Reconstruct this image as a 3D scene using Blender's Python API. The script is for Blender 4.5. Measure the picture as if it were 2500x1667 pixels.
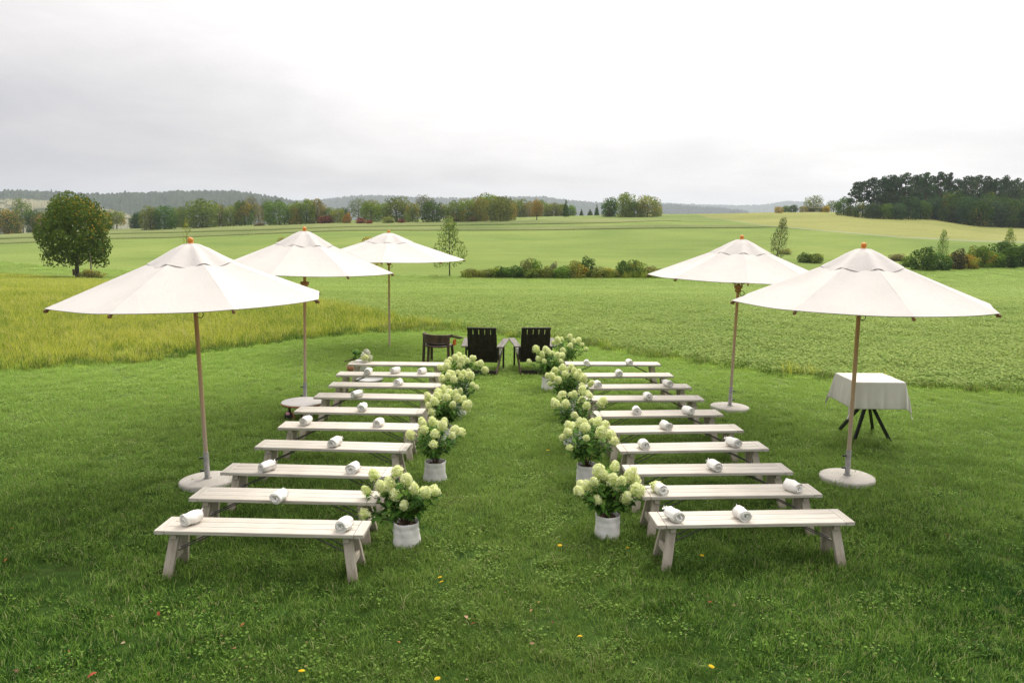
import bpy, math, random
import numpy as np
from mathutils import Vector, Matrix

for _o in list(bpy.data.objects):
    bpy.data.objects.remove(_o)
SC = bpy.context.scene
COL = SC.collection
R = math.radians
random.seed(7)

# ------------------------------------------------------------------ camera
CAMZ, PITCH, ROLL, FPX = 3.03, R(8.41), R(0.5), 1944.0
cp, sp, cr, sr = math.cos(PITCH), math.sin(PITCH), math.cos(ROLL), math.sin(ROLL)
FW = np.array((0, cp, -sp)); U0 = np.array((0, sp, cp)); R0 = np.array((1.0, 0, 0))
RT = cr * R0 + sr * U0; UP = -sr * R0 + cr * U0
cam = bpy.data.cameras.new('camera'); camo = bpy.data.objects.new('camera', cam); COL.objects.link(camo)
cam.lens, cam.sensor_width, cam.clip_start, cam.clip_end = 28.0, 36.0, 0.1, 30000
m = Matrix.Identity(4)
for i in range(3):
    m[i][0], m[i][1], m[i][2] = RT[i], UP[i], -FW[i]
m[2][3] = CAMZ
camo.matrix_world = m
SC.camera = camo

# ------------------------------------------------------------------ light
SUN_AZ, SUN_EL = R(26), R(50)          # azimuth to the right of the view direction (+Y)
SC.view_settings.view_transform = 'Standard'; SC.view_settings.look = 'None'
SC.view_settings.gamma = 1; SC.view_settings.use_curve_mapping = False
SC.view_settings.exposure = 0.6
SC.render.engine = 'CYCLES'
SC.cycles.use_denoising = True; SC.cycles.denoiser = 'OPENIMAGEDENOISE'
SC.cycles.denoising_input_passes = 'RGB_ALBEDO_NORMAL'; SC.cycles.denoising_prefilter = 'NONE'
SC.cycles.max_bounces = 6; SC.cycles.diffuse_bounces = 3; SC.cycles.glossy_bounces = 2
SC.cycles.transmission_bounces = 4; SC.cycles.transparent_max_bounces = 6; SC.cycles.volume_bounces = 0
SC.cycles.use_fast_gi = False
sun = bpy.data.lights.new('sun', 'SUN'); sun.energy = 1.5; sun.angle = R(20); sun.color = (1, 0.95, 0.87)
suno = bpy.data.objects.new('sun', sun); COL.objects.link(suno)
sd = Vector((math.sin(SUN_AZ) * math.cos(SUN_EL), math.cos(SUN_AZ) * math.cos(SUN_EL), math.sin(SUN_EL)))
suno.rotation_euler = sd.to_track_quat('Z', 'Y').to_euler()


class NT:
    """small node helper"""
    def __init__(s, tree):
        s.t = tree; s.n = tree.nodes; s.l = tree.links
    def new(s, typ, ins=None, **kw):
        n = s.n.new(typ)
        for k, v in kw.items():
            setattr(n, k, v)
        for k, v in (ins or {}).items():
            s.put(n.inputs[k], v)
        return n
    def put(s, sock, v):
        if isinstance(v, bpy.types.NodeSocket):
            s.l.new(v, sock)
        elif isinstance(v, bpy.types.Node):
            s.l.new(v.outputs[0], sock)
        else:
            if isinstance(v, (tuple, list)) and len(v) == 3 and sock.type == 'RGBA':
                v = (*v, 1)
            sock.default_value = v
    def math(s, op, a, b=0.0, c=0.0, clamp=False):
        n = s.n.new('ShaderNodeMath'); n.operation = op; n.use_clamp = clamp
        s.put(n.inputs[0], a); s.put(n.inputs[1], b); s.put(n.inputs[2], c)
        return n.outputs[0]
    def mix(s, f, a, b, typ='MIX'):
        n = s.n.new('ShaderNodeMix'); n.data_type = 'RGBA'; n.blend_type = typ; n.clamp_factor = True
        s.put(n.inputs[0], f); s.put(n.inputs[6], a); s.put(n.inputs[7], b)
        return n.outputs[2]
    def ramp(s, f, stops, interp='LINEAR'):
        n = s.n.new('ShaderNodeValToRGB'); n.color_ramp.interpolation = interp
        e = n.color_ramp.elements
        while len(e) < len(stops):
            e.new(0.5)
        for i, (p, c) in enumerate(stops):
            e[i].position = p
            e[i].color = (*c, 1) if isinstance(c, (tuple, list)) else (c, c, c, 1)
        s.put(n.inputs[0], f)
        return n.outputs[0]
    def noise(s, vec, scale, detail=3, rough=0.55, dist=0.0):
        n = s.n.new('ShaderNodeTexNoise')
        if vec is not None:
            s.put(n.inputs['Vector'], vec)
        n.inputs['Scale'].default_value = scale; n.inputs['Detail'].default_value = detail
        n.inputs['Roughness'].default_value = rough; n.inputs['Distortion'].default_value = dist
        return n.outputs[0]


# world: a thin blue sky almost closed by bright cloud, brightest round the veiled sun
world = bpy.data.worlds.new('World'); SC.world = world; world.use_nodes = True
w = NT(world.node_tree); w.n.clear()
tc = w.new('ShaderNodeTexCoord')
nrm = w.new('ShaderNodeVectorMath', {0: tc.outputs['Generated']}, operation='NORMALIZE')
sep = w.new('ShaderNodeSeparateXYZ', {0: nrm})
zz = w.math('ADD', w.math('MAXIMUM', sep.outputs[2], 0.0), 0.16)
px = w.math('DIVIDE', sep.outputs[0], zz); py = w.math('DIVIDE', sep.outputs[1], zz)
cv = w.new('ShaderNodeCombineXYZ', {0: px, 1: py, 2: 0.0})
sdn = w.new('ShaderNodeVectorMath', {0: nrm, 1: tuple(sd)}, operation='DOT_PRODUCT')
glow = w.math('POWER', w.math('MULTIPLY_ADD', sdn.outputs['Value'], 0.5, 0.5), 4.0)
n1 = w.noise(cv, 0.5, 5, 0.5, 0.4)
n2 = w.noise(cv, 1.9, 5, 0.6, 0.3)
nn = w.math('MULTIPLY_ADD', n2, 0.28, w.math('MULTIPLY', n1, 0.72))
dens = w.math('SUBTRACT', w.math('MULTIPLY_ADD', glow, 0.95, w.math('MULTIPLY', nn, 0.62)), 0.20)
bright = w.ramp(dens, [(0.10, (0.24, 0.243, 0.255)), (0.31, (0.338, 0.328, 0.336)), (0.42, (0.428, 0.412, 0.405)), (0.57, (0.575, 0.555, 0.54)), (0.80, (0.86, 0.83, 0.79))])
# an overcast sky is brighter towards the zenith
up = w.math('MULTIPLY_ADD', w.math('MAXIMUM', sep.outputs[2], 0.0), 2.0, 1.0)
cloud = w.new('ShaderNodeBackground', {0: bright, 1: up})
sky = w.new('ShaderNodeTexSky', sky_type='NISHITA', sun_disc=False, sun_elevation=SUN_EL, sun_rotation=SUN_AZ)
skyb = w.new('ShaderNodeBackground', {0: sky, 1: 0.08})
cover = w.math('MULTIPLY_ADD', w.math('SMOOTH_MIN', n1, 0.6, 0.1), 0.3, 0.80, clamp=True)
mx = w.new('ShaderNodeMixShader', {0: cover, 1: skyb.outputs[0], 2: cloud.outputs[0]})
w.new('ShaderNodeOutputWorld', {0: mx})


# ------------------------------------------------------------------ helpers
def tag(o, label=None, cat=None, group=None, kind=None):
    if label: o['label'] = label
    if cat: o['category'] = cat
    if group: o['group'] = group
    if kind: o['kind'] = kind
    return o


def link(name, data, parent=None, loc=None, rot=None, scale=None):
    o = bpy.data.objects.new(name, data); COL.objects.link(o)
    if parent: o.parent = parent
    if loc is not None: o.location = loc
    if rot is not None: o.rotation_euler = rot
    if scale is not None: o.scale = scale
    return o


def empty(name, loc=(0, 0, 0), rz=0.0):
    o = link(name, None, None, loc, (0, 0, rz)); o.empty_display_size = 0.1
    return o


def copy_obj(o, parent):
    c = o.copy(); COL.objects.link(c); c.parent = parent
    return c


def copy_tree(o, parent=None, kids=None):
    kids = kids or KIDS()
    c = copy_obj(o, parent)
    for ch in kids.get(o.name, []):
        d = copy_obj(ch, c)
        for g in kids.get(ch.name, []):
            copy_obj(g, d)
    return c


def KIDS():
    k = {}
    for o in COL.objects:
        if o.parent: k.setdefault(o.parent.name, []).append(o)
    return k


class MB:
    """collects shapes into one mesh"""
    def __init__(s): s.v = []; s.f = []; s.sm = []
    def add(s, vs, fs, smooth=False):
        b = len(s.v); s.v += [tuple(v) for v in vs]; s.f += [tuple(i + b for i in f) for f in fs]; s.sm += [smooth] * len(fs)
    def box(s, c, d, bev=0.0, mat=None):
        """box of size d round c, corners chamfered along the long edges by bev"""
        x, y, z = [q / 2 for q in d]
        if bev <= 0:
            vs = [(i * x, j * y, k * z) for i in (-1, 1) for j in (-1, 1) for k in (-1, 1)]
            fs = [(0, 1, 3, 2), (4, 6, 7, 5), (0, 4, 5, 1), (2, 3, 7, 6), (0, 2, 6, 4), (1, 5, 7, 3)]
        else:
            b = bev; vs = []; fs = []
            ax = max(range(3), key=lambda q: d[q]); o = [q for q in range(3) if q != ax]
            h = [x, y, z]; a1, a2 = h[o[0]], h[o[1]]
            prof = [(-a1 + b, -a2), (a1 - b, -a2), (a1, -a2 + b), (a1, a2 - b), (a1 - b, a2), (-a1 + b, a2), (-a1, a2 - b), (-a1, -a2 + b)]
            for e, sh in ((-h[ax], 1), (-h[ax] + b, 0), (h[ax] - b, 0), (h[ax], 1)):
                for p in prof:
                    q = [0, 0, 0]; q[ax] = e
                    k = 1 - (b / max(a1, a2)) * 0.8 if sh else 1
                    q[o[0]] = p[0] * k; q[o[1]] = p[1] * k; vs.append(tuple(q))
            for r_ in range(3):
                for i in range(8):
                    j = (i + 1) % 8
                    fs.append((r_ * 8 + i, r_ * 8 + j, r_ * 8 + 8 + j, r_ * 8 + 8 + i))
            fs += [tuple(range(7, -1, -1)), tuple(range(24, 32))]
        if mat is not None: vs = [mat @ Vector(v) for v in vs]
        c = Vector(c); s.add([Vector(v) + c for v in vs], fs)
    def beam(s, a, b, wd, th, side=(1, 0, 0), bev=0.0):
        """rectangular beam from a to b; wd along side, th across"""
        a, b = Vector(a), Vector(b); d = b - a; L = d.length; z = d.normalized()
        x = Vector(side); x = (x - z * x.dot(z)).normalized(); y = z.cross(x)
        mt = Matrix((x, y, z)).transposed()
        s.box((a + b) / 2, (wd, th, L), bev, mt)
    def tube(s, pts, rad, n=10, cap=True, smooth=True):
        pts = [Vector(p) for p in pts]; rad = rad if isinstance(rad, (list, tuple)) else [rad] * len(pts)
        vs, fs = [], []; px_ = None
        for i, p in enumerate(pts):
            d = (pts[min(i + 1, len(pts) - 1)] - pts[max(i - 1, 0)]).normalized()
            if px_ is None: px_ = d.orthogonal().normalized()
            x = (px_ - d * px_.dot(d)).normalized(); px_ = x; y = d.cross(x)
            for k in range(n):
                a = 2 * math.pi * k / n
                vs.append(p + (x * math.cos(a) + y * math.sin(a)) * rad[i])
        for i in range(len(pts) - 1):
            for k in range(n):
                k2 = (k + 1) % n
                fs.append((i * n + k, i * n + k2, i * n + n + k2, i * n + n + k))
        s.add(vs, fs, smooth)
        if cap:
            s.add(vs[:n], [tuple(range(n - 1, -1, -1))]); s.add(vs[-n:], [tuple(range(n))])
    def lathe(s, prof, n=32, c=(0, 0, 0), smooth=True, wob=None):
        vs, fs = [], []
        for r_, z in prof:
            for k in range(n):
                a = 2 * math.pi * k / n
                q = r_ + (wob(a, z) if wob else 0)
                vs.append((c[0] + q * math.cos(a), c[1] + q * math.sin(a), c[2] + z))
        for i in range(len(prof) - 1):
            for k in range(n):
                k2 = (k + 1) % n
                fs.append((i * n + k, i * n + k2, i * n + n + k2, i * n + n + k))
        s.add(vs, fs, smooth)
    def disc(s, c, r_, n=24, up=True):
        vs = [(c[0] + r_ * math.cos(2 * math.pi * k / n), c[1] + r_ * math.sin(2 * math.pi * k / n), c[2]) for k in range(n)]
        s.add(vs, [tuple(range(n)) if up else tuple(range(n - 1, -1, -1))])
    def ball(s, c, r_, n=12, sc=(1, 1, 1)):
        prof = []
        vs, fs = [], []
        for i in range(n // 2 + 1):
            t = math.pi * i / (n // 2)
            for k in range(n):
                a = 2 * math.pi * k / n
                vs.append((c[0] + r_ * sc[0] * math.sin(t) * math.cos(a), c[1] + r_ * sc[1] * math.sin(t) * math.sin(a), c[2] - r_ * sc[2] * math.cos(t)))
        for i in range(n // 2):
            for k in range(n):
                k2 = (k + 1) % n
                fs.append((i * n + k, i * n + k2, i * n + n + k2, i * n + n + k))
        s.add(vs, fs, True)
    def mesh(s, name, mat):
        me = bpy.data.meshes.new(name); me.from_pydata(s.v, [], s.f)
        me.polygons.foreach_set('use_smooth', s.sm); me.materials.append(mat); me.update()
        return me
    def build(s, name, mat, parent=None, loc=None, rot=None):
        return link(name, s.mesh(name, mat), parent, loc, rot)


def np_mesh(name, V, F, mat, tint=None, aut=None, smooth=False):
    """V (n,3), F (m,k) numpy"""
    me = bpy.data.meshes.new(name)
    V = np.asarray(V, np.float32); F = np.asarray(F, np.int32); k = F.shape[1]
    me.vertices.add(len(V)); me.vertices.foreach_set('co', V.ravel())
    me.loops.add(F.size); me.loops.foreach_set('vertex_index', F.ravel())
    me.polygons.add(len(F)); me.polygons.foreach_set('loop_start', np.arange(0, F.size, k, dtype=np.int32))
    me.polygons.foreach_set('loop_total', np.full(len(F), k, np.int32))
    if smooth: me.polygons.foreach_set('use_smooth', np.ones(len(F), bool))
    for nm, arr in (('tint', tint), ('aut', aut)):
        if arr is not None:
            at = me.attributes.new(nm, 'FLOAT', 'POINT'); at.data.foreach_set('value', np.asarray(arr, np.float32))
    if mat is not None: me.materials.append(mat)
    me.update(calc_edges=True); me.validate()
    return me


def unit(v): return v / (np.linalg.norm(v, axis=-1, keepdims=True) + 1e-9)


def leaf_quads(P, D, N, ln, wd, droop=0.0):
    """diamond leaves at P growing along D with face normal about N -> V, F (one quad each, folded a little)"""
    S = unit(np.cross(D, N)); ln = np.asarray(ln).reshape(-1, 1); wd = np.asarray(wd).reshape(-1, 1)
    Nn = unit(np.cross(S, D))
    a = P; b = P + D * ln * 0.45 + S * wd * 0.5 - Nn * ln * 0.02; c = P + D * ln - Nn * ln * droop; d = P + D * ln * 0.45 - S * wd * 0.5 - Nn * ln * 0.02
    V = np.stack([a, b, c, d], 1).reshape(-1, 3)
    F = np.arange(len(P) * 4).reshape(-1, 4)
    return V, F


# ------------------------------------------------------------------ materials
def mat_new(name):
    mt = bpy.data.materials.new(name); mt.use_nodes = True
    n = NT(mt.node_tree); n.n.clear()
    out = n.new('ShaderNodeOutputMaterial')
    return mt, n, out


def surf(name, build, rough=0.7, spec=0.3, bump=None, metal=0.0, transl=0.0, sheen=0.0):
    """build(n, pos) -> colour; bump(n,pos) -> (height, distance)"""
    mt, n, out = mat_new(name)
    geo = n.new('ShaderNodeNewGeometry'); tcn = n.new('ShaderNodeTexCoord')
    n.pos = geo.outputs['Position']; n.obj = tcn.outputs['Object']
    colr = build(n) if callable(build) else build
    b = n.new('ShaderNodeBsdfPrincipled', {'Base Color': colr, 'Roughness': rough, 'Metallic': metal, 'Specular IOR Level': spec})
    if sheen: b.inputs['Sheen Weight'].default_value = sheen
    if bump:
        h, dist = bump(n)
        bp = n.new('ShaderNodeBump', {'Height': h, 'Distance': dist, 'Strength': 1.0}); n.put(b.inputs['Normal'], bp.outputs[0])
    sh = b.outputs[0]
    if transl:
        t = n.new('ShaderNodeBsdfTranslucent', {'Color': colr})
        mxs = n.new('ShaderNodeMixShader', {0: transl, 1: sh, 2: t.outputs[0]}); sh = mxs.outputs[0]
    n.put(out.inputs[0], sh)
    return mt


def attr(n, name):
    a = n.new('ShaderNodeAttribute', attribute_type='GEOMETRY'); a.attribute_name = name
    return a.outputs['Fac']


def rnd(n):
    return n.new('ShaderNodeObjectInfo').outputs['Random']


def scaled(n, v, s):
    return n.new('ShaderNodeMapping', {'Vector': v, 'Scale': s}).outputs[0]


def blade_mat(name, dark, mid, light, dry, patch=0.45, transl=0.4, dryamt=0.06, far=None):
    def c(n):
        big = n.noise(n.pos, patch, 3, 0.6); sm = n.noise(n.pos, 3.5, 2, 0.5); fine = n.noise(n.pos, 9.0, 1, 0.5)
        f = n.math('ADD', n.math('MULTIPLY', big, 0.9), n.math('ADD', n.math('MULTIPLY', sm, 0.5), n.math('MULTIPLY', n.math('SUBTRACT', fine, 0.55), 0.45)))
        f = n.math('ADD', f, n.math('MULTIPLY', n.math('SUBTRACT', attr(n, 'tint'), 0.5), 0.75))
        f = n.math('ADD', f, n.math('MULTIPLY', n.math('SUBTRACT', rnd(n), 0.5), 0.25))
        col = n.ramp(f, [(0.46, dark), (0.68, mid), (0.94, light)])
        if far:      # drier mown turf towards the fields, with grazing-angle brightness painted into its colour
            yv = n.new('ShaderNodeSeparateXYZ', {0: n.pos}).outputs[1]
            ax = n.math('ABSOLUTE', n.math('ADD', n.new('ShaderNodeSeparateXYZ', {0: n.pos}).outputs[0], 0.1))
            aisle_light = n.math('SUBTRACT', 1.25, n.math('MULTIPLY', ax, 0.55), clamp=True)      # aisle painted lighter than the sides, shade falloff put into the turf colour
            col = n.mix(n.math('MULTIPLY', aisle_light, n.math('MULTIPLY', big, 1.0)), col, (0.18, 0.26, 0.05))
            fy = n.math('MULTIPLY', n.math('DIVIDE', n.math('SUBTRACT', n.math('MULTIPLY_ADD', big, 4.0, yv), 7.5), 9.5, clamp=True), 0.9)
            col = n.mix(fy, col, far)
        d = n.math('GREATER_THAN', attr(n, 'aut'), n.math('SUBTRACT', 1.0, n.math('MULTIPLY', n.math('POWER', big, 2.0), dryamt * 4)))
        return n.mix(d, col, dry)
    return surf(name, c, 0.65, 0.12, transl=transl)


def foliage_mat(name, transl=0.28, spread=0.9):
    """tree leaves: the tree's own colour comes from the object colour, its autumn share from alpha"""
    def c(n):
        oi = n.new('ShaderNodeObjectInfo')
        t = attr(n, 'tint')
        base = n.mix(1.0, oi.outputs['Color'], n.ramp(t, [(0.0, (0.45, 0.52, 0.5)), (0.5, (1, 1, 1)), (1.0, (1.75, 1.5, 1.2))]), 'MULTIPLY')
        au = n.math('GREATER_THAN', n.math('ADD', attr(n, 'aut'), oi.outputs['Alpha']), 1.0)
        return n.mix(au, base, n.ramp(t, [(0.0, (0.20, 0.16, 0.02)), (0.6, (0.36, 0.26, 0.03)), (1.0, (0.48, 0.28, 0.035))]))
    return surf(name, c, 0.75, 0.06, transl=transl)


M = {}
M['foliage'] = foliage_mat('foliage')
M['bark'] = surf('bark', lambda n: n.ramp(n.noise(scaled(n, n.obj, (30, 30, 5)), 1.0, 4), [(0.3, (0.035, 0.028, 0.02)), (0.7, (0.11, 0.09, 0.07))]), 0.9, 0.1)
M['pine_bark'] = surf('pine_bark', lambda n: n.ramp(n.noise(n.obj, 9, 4), [(0.3, (0.05, 0.035, 0.025)), (0.7, (0.17, 0.1, 0.06))]), 0.9, 0.1)


def wood_pale(n):
    g = n.noise(scaled(n, n.obj, (2.2, 30, 30)), 1.0, 5, 0.65, 0.4)
    s = n.noise(n.pos, 2.3, 4, 0.6)
    dots = n.noise(n.pos, 60, 2, 0.5)
    c = n.ramp(g, [(0.25, (0.34, 0.295, 0.24)), (0.48, (0.54, 0.495, 0.425)), (0.8, (0.65, 0.61, 0.545))])
    c = n.mix(n.ramp(s, [(0.5, 0.0), (0.75, 0.35)]), c, (0.42, 0.36, 0.29))
    c = n.mix(n.math('MULTIPLY', n.math('POWER', rnd(n), 1.5), 0.6), c, (0.44, 0.395, 0.33))
    return n.mix(n.ramp(dots, [(0.68, 0.0), (0.75, 0.35)]), c, (0.27, 0.22, 0.17))


M['pale_wood'] = surf('pale_wood', wood_pale, 0.62, 0.3, bump=lambda n: (n.noise(scaled(n, n.obj, (3, 45, 45)), 1.0, 4), 0.006))


def wood_leg(n):
    g = n.noise(scaled(n, n.obj, (30, 30, 3)), 1.0, 5, 0.65, 0.4)
    c = n.ramp(g, [(0.25, (0.33, 0.275, 0.215)), (0.55, (0.48, 0.42, 0.345)), (0.8, (0.57, 0.51, 0.44))])
    z = n.new('ShaderNodeSeparateXYZ', {0: n.pos}).outputs[2]
    wet = n.math('SUBTRACT', 1.0, n.math('DIVIDE', z, n.math('MULTIPLY_ADD', n.noise(n.pos, 12, 3), 0.2, 0.02)), clamp=True)
    return n.mix(n.math('MULTIPLY', wet, 0.6), c, (0.2, 0.17, 0.1))


M['leg_wood'] = surf('leg_wood', wood_leg, 0.65, 0.25)
M['rod'] = surf('rod', (0.16, 0.15, 0.14), 0.4, 0.5, metal=0.7)


def cloth(base, dark):
    def c(n):
        a = n.noise(n.pos, 3.0, 4, 0.6)
        return n.mix(n.ramp(a, [(0.4, 0.0), (0.8, 1.0)]), base, dark)
    return c


def weave(sc, d):
    return lambda n: (n.math('ADD', n.noise(n.obj, sc, 3, 0.7), n.math('MULTIPLY', n.noise(n.obj, 5, 3), 3.0)), d)


M['canopy'] = surf('canopy_fabric', cloth((0.62, 0.585, 0.55), (0.58, 0.545, 0.51)), 0.85, 0.15, bump=lambda n: (n.math('ADD', n.noise(n.obj, 120, 3, 0.7), n.math('MULTIPLY', n.noise(scaled(n, n.obj, (1.2, 3.0, 2)), 1.4, 4, 0.6, 0.8), 4.0)), 0.003), transl=0.12)
M['blanket'] = surf('blanket_fleece', cloth((0.88, 0.85, 0.79), (0.84, 0.80, 0.74)), 0.95, 0.1, bump=weave(160, 0.005), sheen=0.2)
M['linen'] = surf('linen', cloth((0.77, 0.735, 0.66), (0.70, 0.665, 0.59)), 0.9, 0.12, bump=weave(220, 0.0012), transl=0.1)
M['sack'] = surf('white_sack', cloth((0.82, 0.79, 0.75), (0.62, 0.60, 0.58)), 0.8, 0.2, bump=weave(60, 0.003), transl=0.08)


def pole_wood(n):
    z = n.new('ShaderNodeSeparateXYZ', {0: n.obj}).outputs[2]
    g = n.noise(scaled(n, n.obj, (40, 40, 2)), 1.0, 4)
    f = n.math('ADD', z, n.math('MULTIPLY', n.noise(n.obj, 6, 3), 0.5))
    c = n.ramp(n.math('DIVIDE', f, 2.6), [(0.3, (0.54, 0.43, 0.33)), (0.6, (0.62, 0.40, 0.20)), (0.85, (0.56, 0.29, 0.10))])
    return n.mix(n.math('MULTIPLY', g, 0.5), c, (0.32, 0.2, 0.11))


M['pole_wood'] = surf('pole_wood', pole_wood, 0.5, 0.3)
M['rib_wood'] = surf('rib_wood', (0.20, 0.10, 0.04), 0.5, 0.3)
M['finial'] = surf('finial_wood', (0.62, 0.22, 0.03), 0.35, 0.4)
M['sleeve'] = surf('sleeve_metal', lambda n: n.ramp(n.noise(n.obj, 14, 3), [(0.3, (0.20, 0.19, 0.175)), (0.7, (0.33, 0.31, 0.28))]), 0.45, 0.4, metal=0.5)
M['black'] = surf('black_plastic', (0.015, 0.015, 0.016), 0.45, 0.4)
M['concrete'] = surf('concrete', lambda n: n.mix(n.ramp(n.noise(n.pos, 5, 5, 0.65), [(0.35, 0.0), (0.7, 1.0)]), n.ramp(n.noise(n.obj, 90, 3, 0.7), [(0.3, (0.44, 0.405, 0.365)), (0.65, (0.60, 0.56, 0.51))]), (0.43, 0.40, 0.345)), 0.85, 0.15,
                     bump=lambda n: (n.noise(n.obj, 70, 4, 0.7), 0.006))


def wood_dark(n):
    g = n.noise(scaled(n, n.obj, (25, 25, 3)), 1.0, 5, 0.65, 0.5)
    return n.ramp(g, [(0.3, (0.012, 0.010, 0.008)), (0.6, (0.03, 0.025, 0.02)), (0.85, (0.075, 0.062, 0.05))])


M['dark_wood'] = surf('dark_wood', wood_dark, 0.6, 0.25)
M['arm_wood'] = surf('arm_wood', lambda n: n.ramp(n.noise(scaled(n, n.obj, (20, 3, 20)), 1.0, 4), [(0.3, (0.07, 0.058, 0.046)), (0.7, (0.20, 0.175, 0.145))]), 0.6, 0.3)
M['brown_wood'] = surf('brown_wood', lambda n: n.ramp(n.noise(scaled(n, n.obj, (12, 12, 2)), 1.0, 4), [(0.3, (0.03, 0.018, 0.012)), (0.7, (0.11, 0.065, 0.042))]), 0.45, 0.4)
M['orange_cloth'] = surf('orange_cloth', (0.5, 0.12, 0.025), 0.8, 0.2)
M['soil'] = surf('soil', lambda n: n.ramp(n.noise(n.pos, 60, 4, 0.7), [(0.3, (0.02, 0.012, 0.007)), (0.7, (0.08, 0.045, 0.025))]), 0.95, 0.1, bump=lambda n: (n.noise(n.pos, 90, 3), 0.02))
M['stem'] = surf('stem', (0.07, 0.045, 0.025), 0.7, 0.2)
M['hleaf'] = surf('hydrangea_leaf', lambda n: n.ramp(attr(n, 'tint'), [(0.0, (0.04, 0.105, 0.016)), (0.6, (0.10, 0.22, 0.034)), (1.0, (0.23, 0.37, 0.065))]), 0.6, 0.12, transl=0.3)
M['floret'] = surf('floret', lambda n: n.mix(n.math('MULTIPLY', rnd(n), 0.4), n.ramp(attr(n, 'tint'), [(0.0, (0.62, 0.72, 0.20)), (0.4, (0.85, 0.90, 0.42)), (1.0, (0.94, 0.95, 0.68))]), (0.90, 0.90, 0.54)), 0.7, 0.1, transl=0.35)
M['white_petal'] = surf('white_petal', lambda n: n.ramp(attr(n, 'tint'), [(0.0, (0.55, 0.6, 0.3)), (0.4, (0.8, 0.79, 0.66)), (1.0, (0.86, 0.85, 0.8))]), 0.7, 0.2, transl=0.25)
M['white_paint'] = surf('white_paint', (0.74, 0.72, 0.70), 0.5, 0.3)
M['grey_white'] = surf('grey_white', (0.50, 0.48, 0.47), 0.6, 0.3)
M['rim'] = surf('orange_rim', (0.36, 0.13, 0.03), 0.4, 0.4)
M['pink'] = surf('pink_cloth', (0.6, 0.28, 0.36), 0.8, 0.2)
M['leather'] = surf('tan_leather', (0.33, 0.15, 0.08), 0.6, 0.3)
M['litter'] = surf('dry_leaf', lambda n: n.mix(attr(n, 'tint'), n.new('ShaderNodeObjectInfo').outputs['Color'], (0.1, 0.06, 0.03)), 0.7, 0.2, transl=0.15)
M['dandelion'] = surf('dandelion', (0.78, 0.5, 0.01), 0.7, 0.2)

# ground materials
M['lawn'] = surf('lawn_ground', lambda n: n.mix(n.math('DIVIDE', n.math('SUBTRACT', n.new('ShaderNodeSeparateXYZ', {0: n.pos}).outputs[1], 8.0), 14.0, clamp=True), n.mix(n.ramp(n.noise(n.pos, 0.8, 4, 0.6), [(0.55, 0.0), (0.75, 0.7)]), n.ramp(n.noise(n.pos, 8, 4, 0.65), [(0.3, (0.014, 0.032, 0.006)), (0.7, (0.045, 0.085, 0.014))]), (0.09, 0.085, 0.03)), (0.16, 0.23, 0.05)), 0.95, 0.05)  # brightness painted into the ground with distance, following the far grass
M['meadow'] = surf('meadow_ground', lambda n: n.ramp(n.noise(n.pos, 0.6, 4, 0.6), [(0.3, (0.17, 0.25, 0.03)), (0.7, (0.28, 0.36, 0.045))]), 0.95, 0.05)


def field(c0, c1, c2, streak=(0.12, 1.2, 1.0), sc=0.35, spk=1.0, dirt=0.0):
    def c(n):
        a = n.noise(scaled(n, n.pos, streak), sc, 4, 0.6); b = n.noise(n.pos, 2.2, 4, 0.7)
        big = n.noise(n.pos, 0.016, 4, 0.6, 0.4)
        f = n.math('ADD', n.math('MULTIPLY', a, 0.5), n.math('ADD', n.math('MULTIPLY', b, 0.45 * spk), n.math('MULTIPLY', n.math('SUBTRACT', big, 0.5), 0.9)))
        return n.ramp(f, [(0.28, c0), (0.5, c1), (0.72, c2)])
    return c


fb = lambda s, d: (lambda n: (n.noise(n.pos, s, 4, 0.7), d))
M['crop'] = surf('crop_ground', field((0.15, 0.24, 0.042), (0.21, 0.32, 0.058), (0.27, 0.39, 0.085)), 0.9, 0.05, bump=fb(2.5, 0.35))
M['field'] = surf('far_field', field((0.112, 0.168, 0.036), (0.165, 0.22, 0.05), (0.218, 0.264, 0.066)), 0.95, 0.05, bump=fb(1.2, 0.3))
M['stubble'] = surf('tan_strip', field((0.115, 0.15, 0.045), (0.17, 0.20, 0.065), (0.225, 0.24, 0.09)), 0.95, 0.05, bump=fb(1.5, 0.5))
M['fargrass'] = surf('far_grass', field((0.11, 0.16, 0.04), (0.165, 0.21, 0.06), (0.225, 0.25, 0.085)), 0.95, 0.05, bump=fb(0.8, 0.4))
M['olive'] = surf('olive_field', field((0.17, 0.185, 0.05), (0.225, 0.235, 0.07), (0.28, 0.28, 0.10)), 0.95, 0.05, bump=fb(1.0, 0.4))
M['track'] = surf('gravel_track', field((0.17, 0.19, 0.09), (0.22, 0.24, 0.12), (0.27, 0.27, 0.15)), 0.95, 0.05)
M['valley'] = surf('valley', (0.08, 0.11, 0.045), 0.95, 0.05)
M['hill'] = surf('wooded_hill', lambda n: n.ramp(n.noise(n.pos, 0.045, 5, 0.7), [(0.3, (0.012, 0.025, 0.012)), (0.5, (0.035, 0.055, 0.025)), (0.75, (0.075, 0.085, 0.03))]), 0.95, 0.05, bump=lambda n: (n.noise(n.pos, 0.06, 4, 0.7), 12.0))
M['heath'] = surf('heath', lambda n: n.mix(n.ramp(n.noise(n.pos, 0.04, 4, 0.7), [(0.52, 0.0), (0.6, 1.0)]), n.ramp(n.noise(n.pos, 0.01, 3), [(0.3, (0.17, 0.17, 0.10)), (0.7, (0.25, 0.235, 0.15))]), (0.05, 0.07, 0.03)), 0.95, 0.05)

# ------------------------------------------------------------------ terrain
DISP = 2500 / 2352.0          # my notes are in 2352-wide pixels


def ray(u, v):                 # native 2500x1667 pixels -> direction
    return FW + ((u - 1250) / FPX) * RT - ((v - 833.5) / FPX) * UP


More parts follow.
